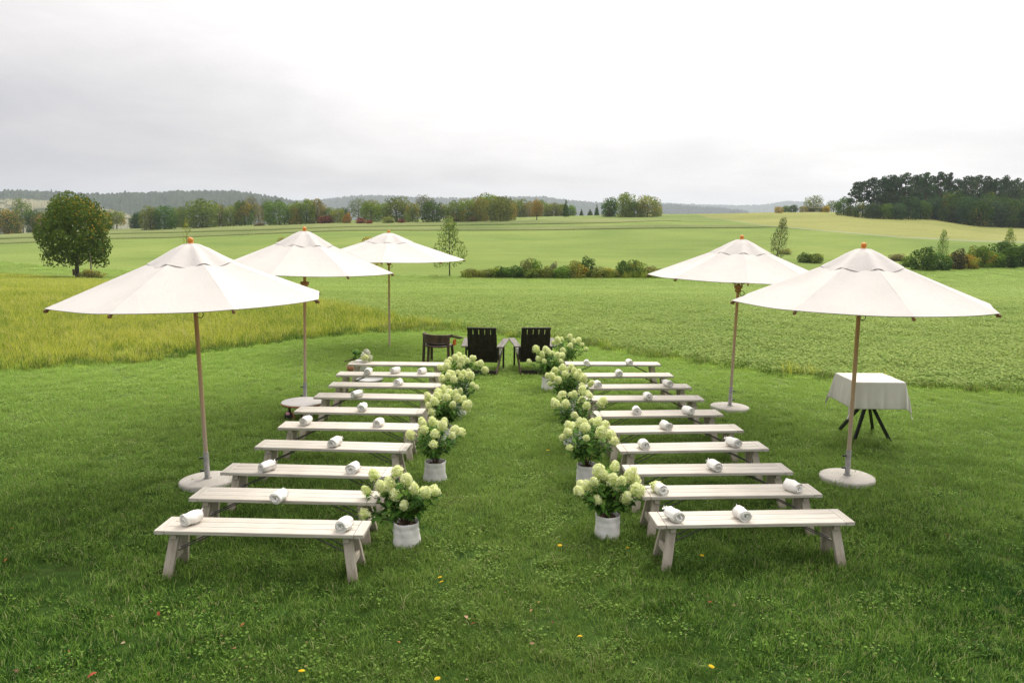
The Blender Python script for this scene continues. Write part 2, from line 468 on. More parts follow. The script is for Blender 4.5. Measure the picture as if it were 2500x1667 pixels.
def plane(u, v, z=0.0):
    d = ray(u, v); k = (z - CAMZ) / d[2]
    return Vector((d[0] * k, d[1] * k, z))


_cr = [(0, 538), (100, 534), (250, 527), (400, 523), (600, 515), (800, 506), (1000, 503), (1200, 499), (1400, 494), (1520, 492), (1640, 491), (1764, 488), (1900, 487), (2050, 490), (2150, 496), (2250, 506), (2352, 512)]
_ct = []; _cz = []
for X, Y in _cr:
    d = ray(X * DISP, Y * DISP); _ct.append(d[0] / d[1]); _cz.append(CAMZ + 450 * d[2] / d[1])
_s = np.linspace(0, 1, 201); _sl = np.clip(_s / 0.18, 0, 1) * np.clip((1 - _s) / 0.3, 0, 1)
_dn = np.cumsum(_sl); _dn = (_dn - _dn[0]) / (_dn[-1] - _dn[0])


def terrain(x, y):
    x = np.asarray(x, float); y = np.asarray(y, float)
    t = x / np.maximum(y, 20.0)
    zc = np.interp(t, _ct, _cz)
    a = -6.3 * np.interp((y - 23) / 117.0, _s, _dn)
    q = np.clip((y - 140) / 310.0, 0, 1); g = 0.55 * q + 0.45 * q * q * (3 - 2 * q)
    g = g * np.clip(q / 0.12, 0, 1) ** 0.5
    z = a + (zc + 6.3) * g
    und = 0.25 * np.sin(x * 0.045 + 1.3) * np.sin(y * 0.037) * np.clip((y - 40) / 60, 0, 1) * np.clip((430 - y) / 100, 0, 1)
    z = z + und - np.clip(y - 455, 0, 700) * 0.035
    return z


def ground(u, v, far=470.0):
    """where the ray through native pixel (u,v) meets the terrain"""
    d = ray(u, v); ys = np.concatenate([np.arange(4, 60, 0.5), np.arange(60, far, 1.5)])
    k = ys / d[1]; h = CAMZ + d[2] * k - terrain(d[0] * k, ys)
    i = np.argmax(h < 0)
    if h[i] >= 0:
        y = far
    elif i == 0:
        y = 4
    else:
        y = ys[i - 1] + (ys[i] - ys[i - 1]) * h[i - 1] / (h[i - 1] - h[i])
    k = y / d[1]; x = d[0] * k
    return Vector((x, y, float(terrain(x, y))))


TC = np.concatenate([np.linspace(-1.6, -0.75, 18)[:-1], np.linspace(-0.75, 0.75, 181), np.linspace(0.75, 1.6, 18)[1:]])


def bound(pts, far=450.0):
    ts, ys = [], []
    for X, Y in pts:
        g = ground(X * DISP, Y * DISP, far); ts.append(g.x / g.y); ys.append(g.y)
    o = np.argsort(ts)
    return np.interp(TC, np.array(ts)[o], np.array(ys)[o])


crest = np.full(len(TC), 452.0)
b1 = bound([(0, 852), (150, 846), (300, 836), (450, 820), (600, 793), (750, 776), (900, 764), (1000, 762), (1100, 766), (1280, 790), (1500, 824), (1800, 868), (2100, 892), (2352, 908)])
b2 = bound([(0, 628), (200, 641), (400, 657), (735, 697), (920, 735), (1100, 757), (1280, 777), (1500, 810), (1800, 855), (2100, 882), (2352, 895)])
b3 = bound([(0, 600), (200, 618), (600, 626), (1085, 633), (1600, 629), (2000, 621), (2080, 615), (2352, 605)])
tr = [(1616, 499), (1717, 513), (1764, 520), (1889, 531), (2064, 546), (2189, 553), (2352, 558)]
b4 = bound([(0, 561), (276, 549), (564, 540), (1150, 530), (1400, 527), (1717, 524), (1780, 522.5)] + tr[3:])
b5 = bound([(0, 552), (276, 540), (564, 533), (1150, 520.5), (1400, 518), (1717, 517), (1764, 520.4)] + tr[3:])
b6 = bound([(0, 550), (276, 538), (564, 531), (1150, 517), (1400, 513), (1529, 508), (1700, 511), (1764, 520)] + tr[3:])
b7 = bound([(0, 539), (276, 527), (564, 521), (1150, 508), (1400, 504.5), (1529, 507.5), (1700, 511), (1764, 520)] + tr[3:])
b8 = bound([(0, 480), (1600, 480)] + tr); b8 = np.minimum(b8, crest)
b9 = bound([(0, 480), (1600, 480), (1616, 498.3), (1717, 511.5), (1764, 518), (1889, 528.5), (2064, 543), (2189, 549.5), (2352, 554)]); b9 = np.minimum(b9, crest)
b10 = bound([(0, 480), (1600, 480), (1640, 497), (1764, 504), (1939, 500), (2000, 503), (2120, 505), (2190, 515), (2240, 520), (2352, 524)]); b10 = np.minimum(b10, crest)
bs = [b1, b2, b3, b4, b5, b6, b7, b8, b9, b10, crest]
for i in range(1, len(bs)):
    bs[i] = np.maximum(bs[i], bs[i - 1])
b1, b2, b3, b4, b5, b6, b7, b8, b9, b10, crest = bs


def grid_faces(nr, nc):
    i = np.arange(nr * nc).reshape(nr, nc)
    return np.stack([i[:-1, :-1], i[:-1, 1:], i[1:, 1:], i[1:, :-1]], -1).reshape(-1, 4)


def sheet(name, A, B, n, mat, lift=0.0, wall=False, cols=None):
    c = slice(None) if cols is None else cols
    t = TC[c]; A = A[c]; B = B[c]
    q = np.linspace(0, 1, n + 1)[:, None]
    Y = A * (B / A) ** q; X = t * Y; Z = terrain(X, Y) + lift
    if wall:
        Y = np.vstack([Y[:1], Y, Y[-1:]]); X = np.vstack([X[:1], X, X[-1:]]); Z = np.vstack([Z[:1] - lift - 0.1, Z, Z[-1:] - lift - 0.1])
    V = np.stack([X, Y, Z], -1).reshape(-1, 3); F = grid_faces(*X.shape)
    ar = np.linalg.norm(np.cross(V[F[:, 2]] - V[F[:, 0]], V[F[:, 3]] - V[F[:, 1]]), axis=1)
    F = F[ar > 1e-4]
    return link(name, np_mesh(name, V, F, mat, smooth=not wall))


def struct(o, **k):
    o['kind'] = 'structure'
    return o


# lawn: straight columns from behind the camera to its far edge
q = np.linspace(0, 1, 25)[:, None]
X0 = TC * 26.0; Y0 = np.full(len(TC), -14.0)
LX = X0 + (TC * b1 - X0) * q; LY = Y0 + (b1 - Y0) * q
struct(link('lawn', np_mesh('lawn', np.stack([LX, LY, terrain(LX, LY)], -1).reshape(-1, 3), grid_faces(*LX.shape), M['lawn'], smooth=True)))
struct(sheet('meadow', b1, b2, 24, M['meadow']))
struct(sheet('crop_field', b2, b3, 60, M['crop']))
struct(sheet('far_field', b3, b4, 60, M['field']))
ob = struct(sheet('crop_strip', b4, b5, 4, M['stubble'], 0.2, True, np.flatnonzero(b5 - b4 > 1.5)))
struct(sheet('field_strip', b5, b6, 3, M['field']))
struct(sheet('crop_strip', b6, b7, 4, M['stubble'], 0.2, True, np.flatnonzero(b7 - b6 > 1.5)))
struct(sheet('far_grass', b7, b8, 16, M['fargrass']))
struct(sheet('gravel_track', b8, b9, 2, M['track']))
struct(sheet('olive_field', b9, b10, 16, M['olive']))
struct(sheet('upper_field', b10, crest, 8, M['olive']))
# ground under the strips and the far side of the crest, down into the valley and on to the horizon
q = np.linspace(0, 1, 40)[:, None]
VY = 452.0 * (9000 / 452.0) ** q + 0 * TC; VX = TC * VY
struct(link('valley', np_mesh('valley', np.stack([VX, VY, terrain(VX, VY)], -1).reshape(-1, 3), grid_faces(*VX.shape), M['valley'], smooth=True)))


def hill(name, pts, dist, depth, mat, rough, seed, base=-60):
    """ridge through the given pixels at the given distance"""
    rng = np.random.default_rng(seed)
    ts, zs = [], []
    for X, Y in pts:
        d = ray(X * DISP, Y * DISP); ts.append(d[0] / d[1]); zs.append(CAMZ + dist * d[2] / d[1])
    n = 420; t = np.linspace(ts[0], ts[-1], n)
    rz = np.interp(t, ts, zs); rz = np.convolve(np.pad(rz, 4, 'edge'), np.ones(9) / 9, 'valid')
    rows = 26; qq = np.linspace(-1, 1, rows)[:, None]
    Y = dist + qq * depth + 0 * t; X = t * Y
    prof = 1 - np.abs(qq) ** 1.6
    Z = base + (rz - base) * prof + rng.normal(0, rough, (rows, n)) * (0.4 + 0.6 * prof)
    return struct(link(name, np_mesh(name, np.stack([X, Y, Z], -1).reshape(-1, 3), grid_faces(rows, n), mat, smooth=True)))


hill('wooded_hill', [(-700, 455), (-200, 440), (0, 441), (25, 437), (113, 440), (175, 444), (226, 446), (300, 443), (376, 441), (450, 439), (513, 438), (550, 440), (600, 447), (660, 458), (720, 480)], 2700, 700, M['hill'], 3.2, 1)
hill('heath_hillside', [(-600, 462), (0, 456), (60, 457), (125, 462), (200, 472), (276, 486), (330, 505)], 1500, 250, M['heath'], 1.0, 2)
hill('distant_hill', [(560, 480), (664, 462), (740, 459), (790, 453), (840, 449.5), (915, 450), (950, 453), (990, 455), (1065, 455), (1230, 452), (1250, 451), (1280, 457), (1320, 462), (1380, 466), (1440, 472)], 5200, 1100, M['hill'], 4.5, 3)
hill('valley_wood', [(1440, 480), (1500, 470), (1540, 469), (1580, 474), (1620, 476), (1660, 478), (1720, 486)], 5000, 700, M['hill'], 6.5, 4)
hill('hazy_hill', [(1300, 475), (1420, 468), (1520, 466), (1600, 470), (1700, 472), (1764, 470), (1790, 464), (1815, 460.5), (1845, 464), (1880, 470), (2000, 478), (2600, 470)], 8000, 1200, M['hill'], 5.0, 5)


# ------------------------------------------------------------------ scatter (geometry nodes) for uncountable green
def scatter(name, V, F, den, protos, smin, smax, seed, label, cat, tilt=0.18):
    me = np_mesh(name, V, F, None)
    at = me.attributes.new('den', 'FLOAT', 'POINT'); at.data.foreach_set('value', np.asarray(den, np.float32).ravel())
    o = link(name, me); tag(o, label, cat, kind='stuff')
    pc = bpy.data.collections.new(name + '_source')
    for p in protos: pc.objects.link(p)
    g = bpy.data.node_groups.new(name, 'GeometryNodeTree')
    g.interface.new_socket('Geometry', in_out='INPUT', socket_type='NodeSocketGeometry')
    g.interface.new_socket('Geometry', in_out='OUTPUT', socket_type='NodeSocketGeometry')
    n = NT(g)
    gi = n.new('NodeGroupInput'); go = n.new('NodeGroupOutput')
    na = n.new('GeometryNodeInputNamedAttribute', data_type='FLOAT'); na.inputs['Name'].default_value = 'den'
    dp = n.new('GeometryNodeDistributePointsOnFaces', {'Mesh': gi.outputs[0], 'Density': na.outputs[0], 'Seed': seed})
    ci = n.new('GeometryNodeCollectionInfo', {'Collection': pc, 'Separate Children': True, 'Reset Children': True})
    rv = n.new('FunctionNodeRandomValue', data_type='FLOAT_VECTOR')
    rv.inputs[0].default_value = (-tilt, -tilt, 0); rv.inputs[1].default_value = (tilt, tilt, 6.283)
    rs = n.new('FunctionNodeRandomValue', data_type='FLOAT')
    rs.inputs[2].default_value = smin; rs.inputs[3].default_value = smax; rs.inputs['Seed'].default_value = seed + 9
    ip = n.new('GeometryNodeInstanceOnPoints', {'Points': dp.outputs[0], 'Instance': ci.outputs[0], 'Pick Instance': True})
    n.put(ip.inputs['Rotation'], rv.outputs[0]); n.put(ip.inputs['Scale'], rs.outputs[1])
    n.put(go.inputs[0], ip.outputs[0])
    o.modifiers.new('scatter', 'NODES').node_group = g
    return o


def blade_patch(name, nb, rad, hmin, hmax, wd, lean, mat, seed):
    """patch of curved grass blades, three quads-worth of triangles each"""
    rng = np.random.default_rng(seed)
    r_ = rad * np.sqrt(rng.random(nb)); a = rng.random(nb) * 6.283
    B = np.stack([r_ * np.cos(a), r_ * np.sin(a), np.full(nb, -0.005)], 1)
    h = hmin + (hmax - hmin) * rng.random(nb) ** 1.4; az = rng.random(nb) * 6.283
    D = np.stack([np.cos(az), np.sin(az), 0 * az], 1); S = np.stack([-np.sin(az), np.cos(az), 0 * az], 1)
    ln = (lean * (0.2 + rng.random(nb)) * h)[:, None]; h = h[:, None]; wv = (wd * (0.6 + 0.8 * rng.random(nb)))[:, None]
    Z = np.array([0, 0, 1.0])
    p1 = B + Z * h * 0.55 + D * ln * 0.35; p2 = B + Z * h * (1 - 0.25 * lean) + D * ln * 1.1
    V = np.stack([B - S * wv / 2, B + S * wv / 2, p1 + S * wv * 0.42, p1 - S * wv * 0.42, p2], 1)
    base = np.arange(nb)[:, None] * 5
    F = np.concatenate([base + np.array([[0, 1, 2]]), base + np.array([[0, 2, 3]]), base + np.array([[3, 2, 4]])], 0)
    t = np.repeat(rng.random(nb), 5); au = np.repeat(rng.random(nb), 5)
    return bpy.data.objects.new(name, np_mesh(name, V.reshape(-1, 3), F, mat, t, au))


def leaf_patch(name, nl, rad, h, ln, wd, mat, seed, up=0.5, sp=0.35, dome=0.5):
    rng = np.random.default_rng(seed)
    r_ = rad * np.sqrt(rng.random(nl)); a = rng.random(nl) * 6.283
    P = np.stack([r_ * np.cos(a), r_ * np.sin(a), h * (0.25 + 0.75 * rng.random(nl)) * (1 - dome * (r_ / rad) ** 2)], 1)
    az = rng.random(nl) * 6.283; el = up * (rng.random(nl) - 0.3)
    D = np.stack([np.cos(az) * np.cos(el), np.sin(az) * np.cos(el), np.sin(el)], 1)
    N = unit(np.stack([rng.normal(0, sp, nl), rng.normal(0, sp, nl), np.ones(nl)], 1))
    s = 0.6 + 0.8 * rng.random(nl)
    V, F = leaf_quads(P, D, N, ln * s, wd * s, 0.1)
    return bpy.data.objects.new(name, np_mesh(name, V, F, mat, np.repeat(rng.random(nl), 4), np.repeat(rng.random(nl), 4)))


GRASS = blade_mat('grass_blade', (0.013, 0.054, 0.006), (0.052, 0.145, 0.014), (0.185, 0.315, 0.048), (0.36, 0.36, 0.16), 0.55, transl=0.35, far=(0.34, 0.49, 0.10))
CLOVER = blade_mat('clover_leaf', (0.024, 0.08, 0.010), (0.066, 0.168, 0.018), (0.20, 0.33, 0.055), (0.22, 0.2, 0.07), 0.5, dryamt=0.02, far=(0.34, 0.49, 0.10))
TALL = blade_mat('tall_grass', (0.12, 0.21, 0.024), (0.32, 0.385, 0.044), (0.54, 0.53, 0.085), (0.5, 0.44, 0.2), 0.18, dryamt=0.05)
CROP = blade_mat('crop_leaf', (0.20, 0.30, 0.05), (0.275, 0.375, 0.072), (0.35, 0.44, 0.105), (0.36, 0.38, 0.12), 0.12, dryamt=0.02)

# lawn grass: emitter a fan in front of the camera out to the lawn edge
tq = np.linspace(-0.82, 0.82, 130); b1q = np.interp(tq, TC, b1)
q = np.linspace(0, 1, 110)[:, None]
GX = (tq * 4.5) + (tq * (b1q + 0.4) - tq * 4.5) * q; GY = 3.2 + (b1q + 0.4 - 3.2) * q
GV = np.stack([GX, GY, terrain(GX, GY)], -1).reshape(-1, 3); GF = grid_faces(*GX.shape)
dist = np.clip(GY, 4, 40)
bare = np.ones_like(GX)
for (u, v, rr) in ((106, 1405, 0.34), (60, 1395, 0.25), (150, 1400, 0.22), (232, 1383, 0.2), (185, 1455, 0.25), (30, 1637, 0.22), (380, 1395, 0.18), (1330, 1500, 0.12)):
    p = plane(u, v); bare *= np.clip((np.hypot(GX - p.x, (GY - p.y)) / rr) ** 2, 0.4, 1)
rg = np.random.default_rng(3)
clump = 0.4 + 1.2 * rg.random(GX.shape)
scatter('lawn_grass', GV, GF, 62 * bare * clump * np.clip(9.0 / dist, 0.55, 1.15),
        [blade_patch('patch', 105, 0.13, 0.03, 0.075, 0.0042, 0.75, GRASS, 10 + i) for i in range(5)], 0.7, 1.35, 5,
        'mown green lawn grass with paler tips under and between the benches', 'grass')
tuft = np.clip(np.sin(GX * 2.1 + 1.7 * np.sin(GY * 1.3)) * np.sin(GY * 2.7 + np.cos(GX)) * 1.5, 0, 1)
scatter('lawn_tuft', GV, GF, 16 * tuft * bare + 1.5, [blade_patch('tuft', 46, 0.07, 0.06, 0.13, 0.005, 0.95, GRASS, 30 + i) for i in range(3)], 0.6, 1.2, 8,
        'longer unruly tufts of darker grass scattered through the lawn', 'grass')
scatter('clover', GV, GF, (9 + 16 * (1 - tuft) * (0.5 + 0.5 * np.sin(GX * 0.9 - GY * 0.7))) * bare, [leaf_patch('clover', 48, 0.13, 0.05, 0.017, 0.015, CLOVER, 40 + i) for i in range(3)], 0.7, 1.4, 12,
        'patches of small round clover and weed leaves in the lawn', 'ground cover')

# tall meadow grass on the left and along the lawn edge
q = np.linspace(0, 1, 60)[:, None]
A = np.interp(tq, TC, b1); B = np.maximum(np.interp(tq, TC, b2), A + 0.05)
MY = A + (B - A) * q; MX = tq * MY
wdt = np.clip((B - A) / 4.0, 0, 1)
edge = np.clip(q * (B - A) / 3.0, 0.0, 1)
scatter('meadow_grass', np.stack([MX, MY, terrain(MX, MY)], -1).reshape(-1, 3), grid_faces(*MX.shape), (2 + 24 * edge) * (0.12 + 0.88 * wdt) * np.clip(22 / MY, 0.3, 1.1),
        [blade_patch('meadow_patch', 80, 0.2, 0.12, 0.40, 0.006, 0.8, TALL, 50 + i) for i in range(4)], 0.65, 1.25, 15,
        'tall yellow green meadow grass growing beyond the lawn at left', 'grass')
scatter('edge_grass', np.stack([MX, MY, terrain(MX, MY)], -1).reshape(-1, 3), grid_faces(*MX.shape), 26 * np.clip(1.5 - q * (B - A) / 1.4, 0, 1) + 0 * MX,
        [blade_patch('edge_patch', 70, 0.16, 0.06, 0.2, 0.006, 0.8, blade_mat('edge_blade', (0.04, 0.10, 0.014), (0.11, 0.20, 0.028), (0.27, 0.33, 0.06), (0.36, 0.32, 0.15), 0.3, dryamt=0.08), 60 + i) for i in range(3)], 0.6, 1.2, 19,
        'uneven unmown grass along the edge between lawn and fields', 'grass')
# crop leaves
B = np.minimum(np.interp(tq, TC, b3), 66); A = np.minimum(np.interp(tq, TC, b2), B - 0.1)
CY = A * (B / A) ** q; CX_ = tq * CY
scatter('crop_leaf', np.stack([CX_, CY, terrain(CX_, CY)], -1).reshape(-1, 3), grid_faces(*CX_.shape), 7.5 * np.clip(26 / CY, 0.4, 1.3),
        [leaf_patch('crop_patch', 340, 0.48, 0.085, 0.042, 0.036, CROP, 70 + i, 0.5, 0.22, 0.0) for i in range(5)], 0.7, 1.25, 21,
        'dense bright green leaves of the low crop in the near field', 'crop', 0.04)
A = np.maximum(np.interp(tq, TC, b2), 64); B = np.maximum(np.interp(tq, TC, b3) - 1, A + 1)
CY = A * (B / A) ** q; CX_ = tq * CY
scatter('crop_canopy', np.stack([CX_, CY, terrain(CX_, CY)], -1).reshape(-1, 3), grid_faces(*CX_.shape), 0.95 * np.clip(80 / CY, 0.4, 1.2),
        [leaf_patch('canopy_patch', 320, 1.1, 0.09, 0.09, 0.078, CROP, 80 + i, 0.5, 0.2, 0.0) for i in range(4)], 0.6, 1.3, 23,
        'far part of the green crop field running up to the hedgerow', 'crop', 0.03)


# ------------------------------------------------------------------ trees
def crown_points(rng, lobes, n, shell=(0.72, 1.06)):
    """n leaf positions over the lobes (cx,cy,cz,rx,ry,rz): position, outward direction, lobe index"""
    L = np.array(lobes); ar = (L[:, 3] * L[:, 4] * L[:, 5]) ** (2 / 3)
    k = rng.choice(len(L), n, p=ar / ar.sum())
    d = unit(rng.normal(0, 1, (n, 3))); r_ = shell[0] + (shell[1] - shell[0]) * rng.random((n, 1)) ** 0.6
    return L[k, :3] + d * r_ * L[k, 3:6], d, k


def crown_mesh(name, seed, lobes, n, ls, flat=0.5, side_first=False):
    rng = np.random.default_rng(seed)
    P, d, k = crown_points(rng, lobes, n)
    lt = rng.random(len(lobes)) * 0.55 + 0.2
    N = unit(d + rng.normal(0, flat, d.shape)); D = unit(np.cross(N, rng.normal(0, 1, d.shape)))
    D[:, 2] -= 0.25; D = unit(D)
    s = ls * (0.6 + 0.8 * rng.random(n))
    V, F = leaf_quads(P - D * s[:, None] * 0.5, D, N, s, s * 0.8)
    ti = np.clip(lt[k] + rng.normal(0, 0.17, n), 0, 1)
    la = rng.random(len(lobes)); au = np.clip(0.65 * la[k] + 0.35 * rng.random(n) , 0, 0.999)
    if side_first:                                  # one side and the top turn first
        au = np.clip(0.42 + 0.55 * P[:, 0] + 0.42 * (P[:, 2] - 0.5) + 0.22 * (la[k] - 0.5) + rng.normal(0, 0.16, n), 0, 0.999)
    return np_mesh(name, V, F, M['foliage'], np.repeat(ti, 4), np.repeat(au, 4))


def round_lobes(rng, zc=0.5, rz=0.46, n=16, top=1.0, core=True):
    lb = []
    if core: lb.append((0, 0, zc, 0.30, 0.30, rz * 0.72))
    for i in range(n):
        z = zc + rz * 0.72 * (2 * (i + 0.5) / n - 1) + rng.normal(0, 0.02)
        q_ = (z - zc) / rz; ring = math.sqrt(max(0.04, 1 - q_ * q_ * (1.0 if q_ > 0 else 0.45))) * (1 - 0.12 * max(q_, 0))
        a = i * 2.4 + rng.random() * 0.9; s = 0.14 + 0.10 * rng.random()
        lb.append((0.36 * ring * math.cos(a), 0.36 * ring * math.sin(a), z, s, s, s * 0.85))
    lb.append((0, 0, zc + rz * 0.75, 0.15, 0.15, rz * 0.27))
    if zc - rz < 0.1 and core:
        lb += [(0.3 * math.cos(k * 1.05), 0.3 * math.sin(k * 1.05), 0.12, 0.17, 0.17, 0.12) for k in range(6)]
    return lb


def trunk_mesh(name, top, rad, seed, limbs=5, mat='bark', spread=0.22, z0=0.25):
    rng = random.Random(seed); b = MB()
    b.tube([(0, 0, -0.03), (0.004, 0, top * 0.3), (0.012, 0.005, top * 0.65), (0, 0, top)], [rad * 1.35, rad, rad * 0.75, rad * 0.25], 8)
    for i in range(limbs):
        z = z0 + (top - z0) * (i + 0.3) / limbs; a = i * 2.4 + rng.random(); L = spread * (0.7 + 0.6 * rng.random())
        b.tube([(0, 0, z), (L * 0.5 * math.cos(a), L * 0.5 * math.sin(a), z + 0.07), (L * math.cos(a), L * math.sin(a), z + 0.17)], [rad * 0.5, rad * 0.35, rad * 0.12], 5, cap=False)
    return b.mesh(name, M[mat])


KIND = {}
rngk = np.random.default_rng(42)
KIND['round'] = [(crown_mesh('crown', 100 + i, round_lobes(rngk, 0.5, 0.46, 18 + 2 * i), 3400, 0.05), trunk_mesh('trunk', 0.6, 0.028, i)) for i in range(5)]
KIND['trunked'] = [(crown_mesh('crown', 120 + i, round_lobes(rngk, 0.58, 0.38, 16), 2600, 0.05), trunk_mesh('trunk', 0.7, 0.03, 20 + i)) for i in range(2)]
KIND['pale'] = [(crown_mesh('crown', 140 + i, round_lobes(rngk, 0.54, 0.44, 26, core=False), 2300, 0.042, 0.9), trunk_mesh('trunk', 0.75, 0.02, 40 + i, 8)) for i in range(3)]
KIND['shrub'] = [(crown_mesh('crown', 160 + i, round_lobes(rngk, 0.42, 0.46, 15), 1900, 0.07), trunk_mesh('trunk', 0.5, 0.03, 60 + i)) for i in range(4)]


def cone_lobes(seed, n=22):
    rng = random.Random(seed); lb = []
    for i in range(n):
        f = i / (n - 1); z = 0.1 + 0.86 * f; rr = 0.42 * (1 - f) ** 0.8 + 0.02
        for k in range(5 if f < 0.7 else 2):
            a = k * 1.26 + i * 0.8; s = 0.07 + 0.14 * (1 - f)
            lb.append((rr * 0.65 * math.cos(a), rr * 0.65 * math.sin(a), z - 0.02, s, s, 0.028))
    return lb


KIND['conifer'] = [(crown_mesh('crown', 180 + i, cone_lobes(i), 2200, 0.055), trunk_mesh('trunk', 0.95, 0.018, 80 + i, 0)) for i in range(2)]


def pine_lobes(seed):
    rng = random.Random(seed); lb = []
    lean = rng.uniform(-0.1, 0.1)
    for i in range(17):
        f = i / 16; z = 0.42 + 0.55 * f; rr = (0.42 * (1 - f) ** 0.55 + 0.06) * (0.5 + 0.6 * rng.random())
        a = i * 2.4 + rng.random() * 1.2; s = 0.11 + 0.08 * rng.random()
        lb.append((rr * math.cos(a) + lean * f, rr * math.sin(a), z, s * 1.25, s * 1.25, 0.032 + 0.02 * rng.random()))
    return lb


def pine_trunk(name, seed):
    rng = random.Random(seed); b = MB()
    b.tube([(0, 0, -0.03), (0.01, 0, 0.35), (-0.005, 0.005, 0.65), (0, 0, 0.97)], [0.026, 0.019, 0.013, 0.004], 7)
    for x, y, z, a1, a2, a3 in pine_lobes(seed - 1000):
        b.tube([(0, 0, z - 0.05), (x * 0.55, y * 0.55, z - 0.02), (x, y, z)], [0.007, 0.005, 0.002], 4, cap=False)
    return b.mesh(name, M['pine_bark'])


KIND['pine'] = [(crown_mesh('crown', 200 + i, pine_lobes(i), 2100, 0.048, 0.8), pine_trunk('trunk', 1000 + i)) for i in range(6)]


def thin_lobes(seed):
    rng = random.Random(seed); lb = []
    for i in range(30):
        f = i / 29; z = 0.24 + 0.74 * f; rr = 0.40 * math.sin(math.pi * min(1, 0.25 + 0.75 * f) ** 0.9) * (0.4 + 0.7 * rng.random()) + 0.02
        a = i * 2.4 + rng.random(); lb.append((rr * math.cos(a), rr * math.sin(a), z, 0.15, 0.15, 0.10))
    return lb


KIND['young'] = [(crown_mesh('crown', 220 + i, thin_lobes(i), 2000, 0.034, 1.2), trunk_mesh('trunk', 0.85, 0.016, 90 + i, 10, spread=0.3)) for i in range(3)]

KIND['sapling'] = [(crown_mesh('crown', 230 + i, thin_lobes(7 + i), 230, 0.05, 1.2), trunk_mesh('trunk', 0.9, 0.009, 97 + i, 10, spread=0.22)) for i in range(1)]

DK = (0.07, 0.135, 0.02); MD = (0.15, 0.22, 0.033); GR = (0.20, 0.27, 0.044); OL = (0.26, 0.27, 0.07); YG = (0.26, 0.27, 0.05)
YE = (0.36, 0.30, 0.045); ORG = (0.34, 0.20, 0.03); RD = (0.24, 0.075, 0.04); PL = (0.22, 0.235, 0.12); PN = (0.048, 0.09, 0.033); TN = (0.23, 0.18, 0.08)
TWO = []


def plant(kind, name, cat, g, wd, ht, colr, aut=0.0, var=None, rz=None, crown='crown', trunk='trunk'):
    rr = random.Random(int(g.x * 97 + g.y * 31 + ht * 13))
    lib = KIND[kind]; cm, tm = lib[(rr.randrange(len(lib)) if var is None else var) % len(lib)]
    root = empty(name, (g.x, g.y, g.z - 0.02 * ht), rr.random() * 6.28 if rz is None else rz)
    j = [1 + rr.uniform(-0.12, 0.12) for _ in range(3)]; jj = 1 + rr.uniform(-0.15, 0.18)
    c = link(crown, cm, root, scale=(wd, wd, ht)); c.color = (*[colr[i] * j[i] * jj for i in range(3)], aut); c['kind'] = 'stuff'
    link(trunk, tm, root, scale=(max(wd, ht * 0.5), max(wd, ht * 0.5), ht))
    root['category'] = cat
    return root


def zpt(off, zx, zy):
    return off[0] + zx / 3.76, off[1] + zy / 3.76


def place(off, cx, base, top, wz, far=465.0):
    """zoom-note pixels -> ground point, width and height in metres"""
    u, v = zpt(off, cx, base); g = ground(u, v, far); k = g.y * 1.0 / FPX / cp
    return g, wz / 3.76 * k, (base - top) / 3.76 * k


def nth(i):
    return '%d%s' % (i, 'th' if 10 <= i % 100 <= 20 else {1: 'st', 2: 'nd', 3: 'rd'}.get(i % 10, 'th'))


